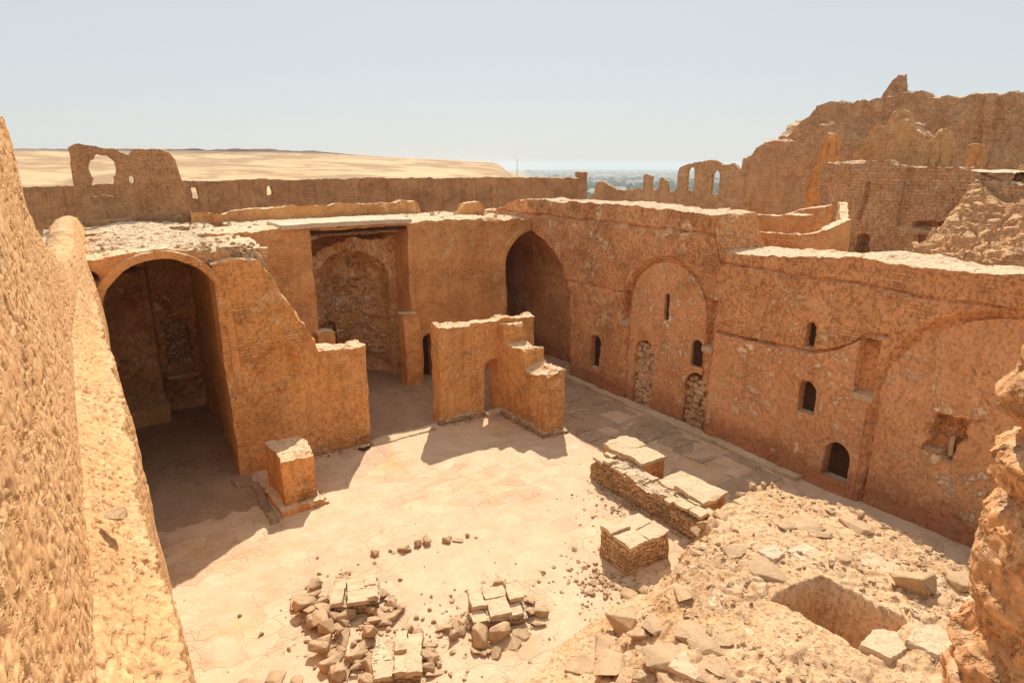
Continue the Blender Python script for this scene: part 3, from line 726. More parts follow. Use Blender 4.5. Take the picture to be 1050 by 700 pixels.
# ------------------------------------------------------------------ near wall at the viewer's side
def near_wall():
    ys = np.concatenate([np.arange(1.5, 2.6, .03), np.arange(2.6, 8, .013), np.arange(8, 14, .022), np.arange(14, 29.5, .04)])
    o1 = 0 * ys
    ztop = np.interp(ys, [1, 2, 3, 4, 5, 6, 7, 8, 9.0, 9.45, 9.7, 10.5, 11.3, 12.2, 13.2, 14.5, 16, 18, 20.3, 24, 28.5, 29.5], [8.5, 8.7, 9.0, 9.35, 9.65, 9.82, 9.9, 9.95, 9.98, 9.7, 9.36, 9.1, 8.85, 8.5, 8.15, 7.75, 7.5, 7.6, 7.92, 7.8, 7.5, 7.3]) + .10 * fbm(ys, o1, o1, 1.6, 4, 91, .6)
    ex = .10 - .018 * (ys - 4)
    face = np.interp(ys, [2, 4, 12, 15, 19, 30], [-.38, -.40, -.54, -.44, -.22, -.18])
    zl = np.interp(ys, [1, 4, 12, 19, 20], [6.2, 6.1, 6.5, 6.9, 6.95])          # the ledge
    jag = .13 * fbm(ys, o1 + 3, o1, 1.3, 5, 93, .7) + .04
    sec = []
    n0, n1, n2, n3, n4 = 40, 26, 56, 200, 34
    for t in np.linspace(0, 1, n0, endpoint=False): sec.append((ex + jag + .10 * (1 - t), -.05 + t * (zl - .75 + .05)))
    for t in np.linspace(0, 1, n1, endpoint=False): sec.append((ex + jag - .06 * t, zl - .75 + .55 * t))
    for t in np.linspace(0, 1, n2, endpoint=False): sec.append((ex + jag - .06 + (face + .02 - ex - jag + .06) * t, zl - .2 + .45 * t ** 1.5))
    for t in np.linspace(0, 1, n3, endpoint=False): sec.append((face - .14 * t ** 1.4, zl + .25 + (ztop - zl - .25) * t))
    for t in np.linspace(0, 1, n4, endpoint=False): sec.append((face - .14 - .5 * t, ztop + .10 * math.sin(math.pi * t)))
    for t in np.linspace(0, 1, 8): sec.append((face - .64 - .02 * t, ztop * (1 - t)))
    X = np.stack([a[0] + o1 for a in sec], 0); Z = np.stack([a[1] + o1 for a in sec], 0)
    Y = np.repeat(ys[None, :], len(sec), 0)
    V, F = grid_geo(X, Y, Z)
    V = shake(V, .07, 95, scales=((.7, .8), (4., .16), (18, .10)))
    # termite and weather pits, stretched downwards
    x, y, z = V.T
    p = fbm(x, y * .55, z * .7, 25., 2, 97)
    d = sstep(.25, .40, -p) * (.35 + .65 * sstep(-.25, .2, fbm(x, y, z, .8, 3, 95)))
    d2 = sstep(.25, .55, -vn(x * 30, y * 16, z * 26, 98))
    big_ = sstep(-.3, .3, fbm(x, y, z, 1.1, 2, 96))
    st = .010 * np.abs(fbm(x, y * .5, z * .3, 6., 3, 99))
    k = ((np.arange(len(sec)) >= n0)[:, None] * np.ones_like(Y)).ravel()
    V[:, 0] -= k * ((.026 + .02 * big_) * d + .010 * d2 + st); V[:, 2] -= k * (.035 * d)
    G = V.reshape(len(sec), len(ys), 3)
    cap = np.repeat(G[:, :1].mean(0, keepdims=True), len(sec), 0) + [0, .1, 0]            # closes the near end
    G = np.concatenate([cap, G], 1)
    return grid_geo(G[..., 0], G[..., 1], G[..., 2])
nwall = thing('weathered_wall', (-.6, 15, 0), 'pitted sunlit mud wall running along the near side of the court', 'wall')
put('wall_masonry', near_wall(), M_pit, nwall, True, True)

# torn pillar at the viewer's other side
def torn_pillar():
    zs = np.concatenate([np.linspace(-.05, 5.8, 60), np.linspace(5.83, 9.0, 330)]); a = np.linspace(0, 2 * math.pi, 240)
    p_ = [(0, .9), (5., .68), (6.3, .60), (6.51, .62), (6.64, .63), (6.67, .60), (6.77, .61), (6.86, .66), (6.91, .63), (6.95, .58), (7.06, .54), (7.15, .60), (7.32, .62), (7.45, .62), (7.55, .60), (7.67, .61), (7.75, .58), (7.80, .51), (7.87, .53), (7.885, .62), (7.96, .64), (8.03, .64), (8.09, .59), (8.12, .52), (8.22, .54), (8.25, .62), (8.34, .66), (8.41, .65), (8.5, .62), (8.60, .60), (8.75, .5), (9.0, .46), (9.2, .3), (9.35, .02)]
    zs = np.concatenate([np.linspace(-.05, 5.8, 60), np.linspace(5.83, 9.35, 360)])
    r = np.interp(zs, [q[0] for q in p_], [q[1] for q in p_])
    A, Z = np.meshgrid(a, zs, indexing='ij'); Rg = np.repeat(r[None, :], len(a), 0)
    wl = np.clip(np.cos(A - math.atan2(.96, -.27)), 0, 1) ** .7
    core = np.interp(Z, [0, 5, 6.5, 8.8, 9.1, 9.35], [.85, .6, .52, .46, .35, .02])
    Rg = Rg * wl + core * (1 - wl)
    X, Y = 4.10 + Rg * np.cos(A), .52 + Rg * np.sin(A)
    V, F = grid_geo(X, Y, Z)
    return shake(V, .085, 111, scales=((1.6, .3), (5., .5), (14, .3), (40, .13))), F
o = put('brick_pillar', torn_pillar(), M_torn, None, True)
tag(o, 'torn eroded brick pillar standing close to the viewer at the frame edge', 'pillar', kind='thing')

# ------------------------------------------------------------------ ruins beyond the sanctuary
pw = slab('y', 29.5, 3.6, 14.1, prof([(3.6, 7.5), (4.8, 7.42), (6, 7.6), (8, 7.66), (11, 7.68), (13.9, 7.72), (14.1, 7.5)], .06, 1.6, 31), 6.9, .4, .06, None, nw=5, amp=.06, seed=121)
tag(put('parapet_wall', pw, M_wall), 'low rounded parapet wall along the back of the earth roof', 'wall', kind='thing')
pw = slab('y', 27.2, 15.2, 16.5, prof([(15.2, 7.3), (15.4, 7.7), (16.2, 7.75), (16.5, 7.3)], .05, 2, 32), 6.8, .5, .05, None, nw=5, amp=.06, seed=122)
tag(put('parapet_stub', pw, M_wall), 'short rounded stub of parapet above the broken vault', 'wall', kind='thing')

fr = thing('window_wall', (1.6, 30.2, 7), 'tall dark fragment of wall with a large ragged window hole behind the roof', 'wall')
def frag_hole(u, z):
    n = .12 * fbm(u, z, 0 * u, 3., 3, 61)
    d = np.maximum(np.abs(u - .74 + .08 * (8.8 - z)) - np.where(z > 9.0, .43, .36) + np.maximum(z - 9.6, 0) * .9, np.maximum(8.25 - z, z - 9.86)) + n * .7
    d2 = np.sqrt(((u - 1.72) / .8) ** 2 + ((z - 8.9) / 1.4) ** 2) - .12
    return np.minimum(d, d2)
put('wall_masonry', slab('y', 30.0, -.25, 3.75, prof([(-.25, 10.05), (.0, 10.12), (.6, 10.14), (1.35, 10.02), (1.6, 9.84), (1.7, 9.84), (1.85, 10.02), (2.5, 10.1), (3.1, 9.95), (3.35, 9.6), (3.6, 8.4), (3.75, 7.5)], .06, 2.4, 33), 6.6, .5, .04, None, hole=frag_hole, nw=8, amp=.06, seed=123), M_far, fr)
put('base_wall', slab('y', 29.75, -.1, 3.75, prof([(-.1, 7.3), (3.8, 7.4)], .08, 2, 34), 6.6, .22, .05, None, nw=4, amp=.05, seed=124), M_far, fr)

en = thing('enclosure_wall', (15, 45.4, 0), 'long dark enclosure wall with small window holes closing off the desert', 'wall')
def en_hole(u, z):
    d = box_sdf(5.9, .19, 7.35, 8.05)(u, z)
    d = np.minimum(d, box_sdf(10.5, .19, 7.45, 8.1)(u, z))
    return d + .05 * fbm(u, z, 0 * u, 3, 2, 5)
put('wall_masonry', slab('y', 45., -14, 37.6, prof([(-14, 8.3), (-2, 8.25), (4, 8.4), (10, 8.5), (20, 8.5), (30, 8.4), (37, 8.3), (37.6, 8.3)], .05, .9, 35), -.1, .8, .09,
    lambda u, z: .10 * np.exp(-((np.mod(u + .9 * vn(np.floor(u / 2.6), 0 * u, 0 * u, 3), 2.6) - 1.3) / .07) ** 2) + .25 * fbm(u, z, 0 * u, .5, 3, 36), hole=en_hole, nw=5, amp=.06, seed=125), M_far, en)
put('end_post', block(37.9, 45.3, 4, .7, .9, 4.75, seed=126, amp=.08, res=.1), M_far, en)

t = thing('pillared_ruin', (40, 38, 4), 'ruined wall with broken pillars and two slit windows above the nave wall', 'wall')
def pr_hole(u, z):
    d = arch_sdf(34.5, .38, 8.85, 7.45)(u, z)
    d = np.minimum(d, arch_sdf(32.05, .38, 8.6, 7.3)(u, z))
    d = np.minimum(d, box_sdf(36.3, .5, 7.4, 12)(u, z))
    return d
put('wall_masonry', slab('x', 40., 29.6, 46.4, prof([(29.6, 8.3), (29.9, 9.0), (30.6, 9.55), (31.6, 9.5), (32.4, 9.75), (33.3, 9.72), (34.5, 9.45), (35.6, 9.35), (35.75, 8.9), (36, 7.4), (36.85, 7.38), (37, 8.2), (37.5, 8.35), (37.75, 8.2), (37.85, 7.35), (38.6, 7.3), (38.65, 8.5), (39.4, 8.6), (39.55, 8.4), (39.6, 7.4), (41.5, 7.25), (43, 7.3), (44.6, 7.9), (45.6, 7.8), (45.9, 6.7), (46.4, 6.7)], .10, 1.8, 37), 3.5, .3, .07, None, hole=pr_hole, nw=5, amp=.06, seed=127), M_keep, t)

# ------------------------------------------------------------------ keep and upper ruins on the right
kp = thing('great_keep_wall', (55, 15, 4), 'huge dark keep wall rising highest over the upper ruins with a broken pinnacle', 'wall')
put('wall_masonry', slab('x', 55., -22, 36.6, prof([(-22, 14.2), (10, 14.2), (18.7, 14.15), (22, 14.5), (22.6, 14.2), (25, 14.4), (25.3, 14.95), (27, 14.9), (27.8, 14.75), (30, 14.5), (33.6, 14.5), (34.2, 13.9), (36.2, 11.9), (36.6, 9)], .14, .8, 38), 3.8, 2., .14,
    lambda u, z: .5 * fbm(u, z, 0 * u, .35, 3, 39) - .35 * (1 - sstep(-.05, .05, np.abs(u - 20.4) - .35)), nw=6, amp=.14, seed=128), M_keep, kp)
put('pinnacle', slab('x', 55.3, 27.0, 28.5, prof([(27.0, 15.2), (27.2, 16.0), (27.5, 16.25), (27.9, 16.0), (28.2, 15.6), (28.5, 14.8)], .1, 2, 40), 14.3, 1.2, .1, None, nw=5, amp=.16, seed=129), M_keep, kp)
put('return_wall', slab('y', 36.3, 55.2, 66, prof([(55, 11.9), (58, 13.5), (66, 13.8)], .15, .8, 42), 3.8, 1.2, .2, None, nw=4, amp=.14, seed=130), M_keep, kp)

t = thing('gabled_ruin', (42, 20, 4), 'pointed gable shaped brick ruin standing before the great keep wall', 'ruin')
put('gable_wall', slab('x', 42., 16.2, 23.4, prof([(16.2, 9.2), (17.6, 9.3), (17.75, 11.2), (17.95, 11.4), (18.1, 10.9), (18.5, 10.7), (19.1, 11.2), (19.8, 11.9), (20.3, 12.0), (20.6, 12.7), (20.95, 12.6), (21.2, 11.9), (21.7, 11.85), (22.1, 11.3), (22.7, 10.2), (23.4, 9.2)], .16, 2., 43), 4.2, 1.4, .08, lambda u, z: .2 * fbm(u, z, 0 * u, 1., 3, 41) - .3 * (1 - sstep(-.03, .03, np.abs(u - 17.9) - .28)), nw=8, amp=.16, seed=131), M_gable, t)

t = thing('square_tower_ruin', (46, 30, 4), 'broad ruined tower wall with sloping broken top beside the slit windows', 'ruin')
put('tower_wall', slab('x', 46., 25.6, 34.0, prof([(25.6, 11.0), (26.2, 12.2), (27.9, 12.3), (28.3, 11.6), (29.4, 11.15), (30.4, 11.2), (31.4, 11.3), (32.2, 11.1), (33.2, 10.6), (33.7, 9.9), (34.0, 8.4)], .16, 1.6, 44), 3.8, 1.6, .09, lambda u, z: .25 * fbm(u, z, 0 * u, .6, 3, 43), nw=7, amp=.12, seed=132), M_keep, t)
put('side_wall', slab('y', 33.6, 46.3, 52, prof([(46, 9.9), (52, 11)], .2, 1, 45), 3.8, .9, .15, None, nw=4, amp=.12, seed=133), M_keep, t)

t = thing('ragged_pier', (38, 22, 4), 'narrow ragged masonry pier with a knobbed top beside the broad tower wall', 'ruin')
put('pier_body', slab('x', 38., 21.3, 23.6, prof([(21.3, 8.6), (21.7, 8.9), (22.0, 10.0), (22.25, 10.2), (22.35, 11.1), (22.6, 11.2), (22.8, 10.2), (23.1, 9.0), (23.3, 7.4), (23.6, 5.2)], .14, 2.4, 46), 3.8, 1.1, .06, None, nw=7, amp=.15, seed=134), M_brick, t)

t = thing('terrace_building', (34, 16, 4), 'square brick terrace block with a small arched doorway below the gabled ruin', 'building')
def ter_rec(u, z):
    w = bump_in(arch_sdf(17.35, .28, 5.65, 4.6)(u, z), .6, .04)
    w = np.maximum(w, bump_in(np.abs(u - 17.6 + .12 * (z - 7.5)) - .09 + np.maximum(np.abs(z - 7.6) - .9, 0), .2, .05))
    w = np.maximum(w, bump_in(np.sqrt(((u - 14.3) / .75) ** 2 + ((z - 6.6) / .25) ** 2) - 1 + .5 * fbm(u, z, 0 * u, 2, 2, 4), .6, .2))
    w = np.maximum(w, bump_in(box_sdf(14.3, .4, 5.4, 6.1)(u, z), .3, .04))
    w = w + .25 * sstep(15.9, 15.8, u) * sstep(6.4, 6.6, z)
    return w + .16 * fbm(u, z, 0 * u, .9, 3, 47)
put('front_wall', slab('x', 34., -4, 20.2, prof([(-4, 8.6), (6, 8.9), (11.5, 8.7), (12.6, 8.95), (13.6, 9.3), (16.5, 9.4), (16.6, 9.55), (20.0, 9.55), (20.2, 9.3)], .08, 1.8, 48), 3.8, 1.0, .06, ter_rec, nw=6, amp=.10, seed=135), M_keep, t)
put('side_wall', slab('y', 19.9, 34.9, 41.5, prof([(34, 9.5), (42, 9.6)], .1, 1.5, 49), 3.8, .8, .1, None, nw=4, amp=.09, seed=136), M_brick, t)
X, Y = np.meshgrid(np.arange(34.5, 42.3, .12), np.arange(11.6, 20.4, .12), indexing='ij')
put('terrace_roof', grid_geo(X, Y, 9.15 + .15 * fbm(X, Y, 0 * X, 1., 3, 4)), M_roof, t)

# stepped slope of fallen masonry to its side
X, Y = np.meshgrid(np.arange(27., 43, .06), np.arange(-6, 13.2, .07), indexing='ij')
zz = 5.3 + 1.0 * sstep(28.2, 28.8, X + .8 * fbm(X, Y, 0 * X, .5, 3, 50)) + .36 * (X - 28.5) * sstep(28., 30, X) + 1.1 * fbm(X, Y, 0 * X, .3, 4, 51, .55)
q_ = .34 + 0 * X
wq = zz + .5 * fbm(X, Y, 0 * X, .9, 3, 56)
zq = np.floor(wq / q_) * q_ + q_ * sstep(.8, 1.0, (wq / q_) % 1) - (wq - zz) * .9
zz = .35 * zz + .65 * zq
d1, d2 = vor(X, Y * 1.0, 0 * X, 1.7, 12)
zz = zz - .20 * (1 - np.clip((d2 - d1) * 4.5, 0, 1)) + .10 * fbm(X, Y, 0 * X, 1.6, 3, 52) + .03 * fbm(X, Y, 0 * X, 7, 2, 53)
zz = np.minimum(zz, 9.4 + .35 * fbm(X, Y, 0 * X, .8, 4, 54, .6)) - 3. * sstep(27.6, 27.1, X) - 3. * sstep(12.6, 13.2, Y + .5 * fbm(X, Y, 0 * X, .8, 3, 57))
o = put('ruined_terrace', grid_geo(X, Y, zz), mud('terrace_masonry', (.84, .48, .235), (.62, .33, .15), (.86, .58, .34), lit_top=.35, brick=.5, pit=.5, spots=.4, brick_at=.35, bump=.08), None)
tag(o, 'stepped slope of fallen masonry courses beside the square terrace block', 'ruin', kind='thing')

t = thing('broken_column', (44, 16.7, 4), 'short broken masonry column above the stepped slope of fallen masonry', 'column')
put('column_shaft', block(44, 16.7, 4.5, .9, .9, 6.0, seed=141, amp=.16, res=.1, taper=.25), M_brick, t)

# low walls behind the nave wall
def low_wall(name, pts, zt, th_, label, mat, seed, bot=3.0):
    t = thing(name, (pts[0][0], pts[0][1], 0), label, 'wall')
    P = np.array(pts, float); L = np.concatenate([[0], np.cumsum(np.hypot(*np.diff(P, axis=0).T))])
    V, F = slab('y', -th_ / 2, 0, L[-1], prof(zt, .07, 2, seed), bot, th_, .06, None, nw=6, amp=0.0, seed=seed)
    u, w = V[:, 0], V[:, 1]
    x, y = np.interp(u, L, P[:, 0]), np.interp(u, L, P[:, 1])
    e = .05; dx = np.interp(u + e, L, P[:, 0]) - np.interp(u - e, L, P[:, 0]); dy = np.interp(u + e, L, P[:, 1]) - np.interp(u - e, L, P[:, 1])
    n = np.hypot(dx, dy); V = np.stack([x - dy / n * w, y + dx / n * w, V[:, 2]], -1)
    put('wall_masonry', (shake(V, .07, seed), F), mat, t)
low_wall('low_parapet', [(20.8, 15.9), (21.4, 15.2), (22, 13.4), (22.4, 12.9), (24.5, 13.2), (27.5, 15.2)], [(0, 6.95), (3, 7.0), (3.6, 7.2), (5.2, 7.45), (6.5, 7.3), (8.5, 7.9)], .3,
         'low curved mud wall with a pale worn top just behind the nave wall', M_wall, 151)
low_wall('low_terrace_wall', [(28, 21.5), (28.2, 17.0)], [(0, 7.0), (2, 7.05), (5, 7.2)], .5, 'low straight mud wall with a pale top at the foot of the broad tower wall', M_wall, 152)
low_wall('leaning_wall', [(29, 20.6), (31, 17.6)], [(0, 6.3), (2.2, 7.3), (4, 7.6)], .5, 'low sloping ruined wall between the curved wall and the ragged pier', M_brick, 153)
low_wall('wall_stub', [(24, 18.8), (25.8, 19.4)], [(0, 7.3), (.5, 7.6), (1.9, 7.0)], .6, 'short brick wall stub at the foot of the slit window wall', M_wall, 154)

# ------------------------------------------------------------------ stones
def hull_stone(name, sx, sy, sz, n, mat, seed):
    r = random.Random(seed); bm = bmesh.new()
    for _ in range(n):
        v = Vector((r.gauss(0, 1), r.gauss(0, 1), r.gauss(0, 1))).normalized()
        v = Vector([max(-.72, min(.72, c)) for c in v]) / .72
        bm.verts.new((v.x * sx / 2, v.y * sy / 2, v.z * sz / 2 + sz / 2))
    res = bmesh.ops.convex_hull(bm, input=bm.verts)
    bmesh.ops.delete(bm, geom=list({g for g in res['geom_interior'] + res['geom_unused'] if isinstance(g, bmesh.types.BMVert)}), context='VERTS')
    bmesh.ops.bevel(bm, geom=list(bm.edges), offset=min(sx, sy, sz) * .05, segments=1, affect='EDGES')
    bmesh.ops.recalc_face_normals(bm, faces=bm.faces)
    me = bpy.data.meshes.new(name); bm.to_mesh(me); bm.free(); me.materials.append(mat)
    return me
chunk = [hull_stone('stone', 1, .75, .6, 16, M_stone, k) for k in range(10)]
flat = [hull_stone('stone', 1, .8, .22, 14, M_stone, 40 + k) for k in range(8)]
def stone(x, y, size, label, cat, group, r, flatness=0, name='stone', z=None, tilt=.25, sink=.12):
    me = r.choice(flat if r.random() < flatness else chunk)
    o = bpy.data.objects.new(name, me); C.objects.link(o)
    o.scale = (size, size * r.uniform(.8, 1.2), size * r.uniform(.8, 1.15))
    zz = mound_h(x, y) if z is None else z
    o.location = (x, y, zz - sink * size * .5)
    o.rotation_euler = (r.uniform(-tilt, tilt), r.uniform(-tilt, tilt), r.uniform(0, 6.28))
    tag(o, label, cat, group, 'thing')
    return o
r = random.Random(5)
# heap A round the first slab, heap C in front, heap B round the leaning stones, the mound, the floor
def heap(cx, cy, sx, sy, n, smin, smax, label, group, avoid=None, zmax=.28, flatness=.5, tilt=.35):
    k = 0
    while k < n:
        a, q = r.uniform(0, 6.28), math.sqrt(r.random())
        x, y = cx + sx * q * math.cos(a), cy + sy * q * math.sin(a)
        if avoid and avoid(x, y): continue
        base = mound_h(x, y)
        stone(x, y, smin * .7 + (smax * 1.25 - smin * .7) * r.random() ** 1.4, label, 'stone', group, r, flatness, z=base + r.uniform(-.04, zmax * .8) * (1 - q * .8), tilt=tilt)
        k += 1
SLABS = [  # x, y, sx, sy, h, rz, label
    (3.72, 11.85, .95, .85, .38, -.35, 'square stone block with flat cracked top in the heap of stones before the square pier'),
    (3.75, 9.6, .85, 1.0, .34, -.45, 'flat cracked stone block in the nearest heap of stones below the square block'),
    (6.1, 9.75, 1.1, .85, .4, -.35, 'flat topped stone block in the heap of stones at the edge of the mound')]
for k, (x, y, sx_, sy_, h, rz, lb) in enumerate(SLABS):
    t = thing('stone_block', (x, y, 0), lb, 'stone block', 'flat topped stone blocks among the heaps')
    put('block_body', block(x, y, 0, sx_, sy_, h - .1, rz=rz, res=.035, amp=.05, seed=160 + k), M_rubble, t)
    put('top_slab', cracked_top(x, y, h - .1, sx_ + .06, sy_ + .04, .1, rz, 3, 2, 165 + 9 * k, .018), M_flag, t)
def in_slab(i, m=.0):
    x0, y0, sx_, sy_, _, rz, _ = SLABS[i]
    def f(x, y):
        c, s = math.cos(-rz), math.sin(-rz); dx, dy = x - x0, y - y0
        return abs(dx * c - dy * s) < sx_ / 2 + m and abs(dx * s + dy * c) < sy_ / 2 + m
    return f
LA, GA = 'angular tan stone piled loosely around the square stone block before the pier', 'stones heaped around the square stone block'
heap(2.85, 11.6, .5, 1.35, 34, .2, .42, LA, GA, in_slab(0, .05), .3)
heap(3.5, 11.0, .75, .4, 18, .18, .42, LA, GA, in_slab(0, .05), .25)
heap(3.5, 12.75, .7, .35, 12, .14, .3, LA, GA, in_slab(0, .05), .15)
heap(4.3, 11.5, .2, .7, 10, .12, .26, LA, GA, in_slab(0, .05), .1)
LC, GC = 'angular tan stone lying around the flat cracked block of the nearest heap', 'stones heaped around the nearest flat block'
heap(3.1, 9.9, .55, .75, 20, .2, .42, LC, GC, in_slab(1, .04), .2)
heap(4.15, 9.7, .35, .8, 16, .16, .34, LC, GC, in_slab(1, .04), .15)
heap(3.2, 8.6, .7, .5, 12, .2, .45, LC, GC, in_slab(1, .04), .1)
LB, GB = 'angular tan stone lying around the flat topped block at the mound edge', 'stones heaped around the block at the mound edge'
heap(5.2, 9.6, .35, .55, 12, .2, .42, LB, GB, in_slab(2, .04), .2)
heap(6.75, 9.7, .3, .8, 14, .16, .36, LB, GB, in_slab(2, .04), .12)
heap(5.8, 8.9, .7, .3, 10, .2, .45, LB, GB, in_slab(2, .04), .12)
stone(5.3, 9.35, .62, 'tall pale stone leaning against the block at the mound edge', 'stone', None, r, 0, z=.1, tilt=.1).rotation_euler = (1.2, .2, .9)
stone(6.65, 10.5, .42, 'squarish stone lying alone behind the block at the mound edge', 'stone', None, r, 0, tilt=.1)
LE, GE = 'loose stone in the broken row leading from the heap towards the court middle', 'stones in the broken row on the court floor'
for k in range(14):
    t_ = k / 13
    stone(4.6 + 2.6 * t_ + r.uniform(-.12, .12), 13.35 - .75 * t_ + r.uniform(-.14, .14), r.uniform(.1, .34), LE, 'stone', GE, r, .6, tilt=.12)
LD, GD = 'flat stone sunk in the court floor at the bottom edge by the pitted wall', 'stones sunk beside the pitted wall'
for x, y, s in [(1.1, 10.6, .55), (1.6, 10.55, .5), (1.95, 10.3, .3), (.8, 10.2, .4), (1.35, 10.2, .45)]:
    stone(x, y, s, LD, 'stone', GD, r, 1., tilt=.06)
# the mound's stones
LM, GM = 'loose tan stone lying on the rubble mound', 'loose stones on the rubble mound'
k = 0
while k < 84:
    x, y = (r.uniform(3.6, 14.7), r.uniform(2.4, 9.1)) if k % 2 else (r.uniform(3.4, 8.5), r.uniform(4.8, 8.6))
    z, ins_ = mound_z(np.array([x]), np.array([y]))
    if ins_[0] < .5 or z[0] < .12 or (9.7 < x < 12.0 and 3.7 < y < 6.2): continue
    stone(x, y, r.choice([.16, .2, .26, .34, .44, .56, .7, .85]) * r.uniform(.8, 1.2), LM, 'stone', GM, r, .85, tilt=.10, sink=.16)
    k += 1
LG, GG = 'rough stone along the broken rim of the mound', 'stones along the rim of the mound'
for k in range(36):
    t_ = k / 35.
    P = np.array([(8.9, 8.75), (9.4, 8.4), (11.4, 8.4), (11.8, 8.9), (12.6, 9.2), (13.5, 9.1), (14.55, 8.5), (14.5, 7.0), (14.5, 5.5), (14.5, 3.8)])
    q = t_ * (len(P) - 1); i = min(int(q), len(P) - 2); p = P[i] + (P[i + 1] - P[i]) * (q - i)
    stone(p[0] + r.uniform(-.18, .12), p[1] + r.uniform(-.2, .1), r.uniform(.16, .44), LG, 'stone', GG, r, .5, tilt=.2)
def scatter(name, spots, mats, kind='stuff'):
    Vs, Fs, n = [], [], 0
    hulls = []
    for me in chunk[:5] + flat[:4]:
        bm = bmesh.new(); bm.from_mesh(me); bmesh.ops.triangulate(bm, faces=bm.faces)
        hulls.append((np.array([v.co[:] for v in bm.verts]), np.array([[v.index for v in f.verts] for f in bm.faces]))); bm.free()
    for x, y, z, sz in spots:
        V, F = hulls[r.randrange(len(hulls))]
        a = r.uniform(0, 6.28); c, s_ = math.cos(a), math.sin(a); t = r.uniform(-.3, .3)
        W = V * sz; W = np.stack([W[:, 0], W[:, 1] * math.cos(t) - W[:, 2] * math.sin(t), W[:, 1] * math.sin(t) + W[:, 2] * math.cos(t)], -1)
        Vs.append(np.stack([W[:, 0] * c - W[:, 1] * s_ + x, W[:, 0] * s_ + W[:, 1] * c + y, W[:, 2] + z - .15 * sz], -1)); Fs.append(F + n); n += len(V)
    return struct(name, (np.concatenate(Vs), np.concatenate(Fs)), mats, smooth=False, kind=kind)
sp_ = [(r.uniform(2.4, 4.0), 19.8 + r.random() ** 2 * 1.6, 7.0 + r.uniform(-.12, .12), r.uniform(.08, .36)) for k in range(60)]
sp_ += [(r.uniform(-1., 4.1), r.uniform(19.8, 29.), 7.1 + r.uniform(-.05, .1), r.uniform(.05, .2)) for k in range(160)]
sp_ += [q for q in [(r.uniform(4.6, 17), r.uniform(25., 29.3), 7.08, r.uniform(.06, .3)) for k in range(120)] if not (5.9 < q[0] < 11.3 and q[1] < 26.8)]
scatter('roof_rubble', sp_, M_stone)
gx_, gy_ = rng.uniform(2.6, 14.6, 9000), rng.uniform(1.5, 9.3, 9000)
gz0, gi_ = mound_z(gx_, gy_)
okg = (gi_ > .4) & ~((gx_ > 10.0) & (gx_ < 11.7) & (gy_ > 3.9) & (gy_ < 6.0)) & (fbm(gx_, gy_, 0 * gx_, .9, 3, 33) > -.12)
sp_ = [(a_, b_, c_ + .035, .025 + .11 * r.random() ** 3) for a_, b_, c_ in zip(gx_[okg], gy_[okg], gz0[okg])][:3600]
ga_, gq_ = rng.uniform(0, 6.28, 2200), np.abs(rng.normal(0, .8, 2200)); gc_ = np.array([(3.3, 11.6), (3.7, 9.6), (6.0, 9.6), (8.8, 9.3), (11.6, 11.5)])[rng.integers(0, 5, 2200)]
gx_, gy_ = gc_[:, 0] + gq_ * np.cos(ga_), gc_[:, 1] + gq_ * np.sin(ga_)
gz0 = np.maximum(mound_z(gx_, gy_)[0] + .035, floor_z(gx_, gy_) + .04)
sp_ += [(a_, b_, c_, .02 + .12 * r.random() ** 2.5) for a_, b_, c_ in zip(gx_, gy_, gz0)]
gx_, gy_ = np.append(rng.uniform(.3, 17, 700), rng.normal(16.6, .3, 250)), np.append(rng.uniform(7, 24, 700), rng.uniform(5, 21, 250))
sp_ += [(a_, b_, float(c_), .012 + .05 * r.random() ** 3) for a_, b_, c_ in zip(gx_, gy_, floor_z(gx_, gy_) + .04) if a_ < 17.2]
for (xa, ya), (xb, yb), n_ in [((2.8, 19.4), (7.1, 19.35), 90), ((9.9, 19.4), (11.8, 19.4), 50), ((12.35, 16.5), (12.3, 19.2), 60), ((12.5, 16.45), (13.4, 16.4), 30), ((3.2, 16.4), (4.5, 16.4), 40), ((4.5, 16.5), (4.5, 18.4), 40), ((11.7, 9), (11.65, 13.3), 80), ((.2, 12), (.2, 19.5), 120), ((4.6, 24.2), (15.6, 24.2), 120)]:
    for _ in range(n_):
        t_ = r.random(); x_, y_ = xa + (xb - xa) * t_ + r.gauss(0, .07), ya + (yb - ya) * t_ + r.gauss(0, .07)
        sp_.append((x_, y_, float(floor_z(np.array([x_]), np.array([y_]))[0]) + .045, .02 + .14 * r.random() ** 3))
scatter('gravel', sp_, M_stone)
stone(-.2, 6.2, .24, 'flat pale stone resting on the ledge of the pitted sunlit wall', 'stone', None, r, 1, z=6.42, tilt=.05)
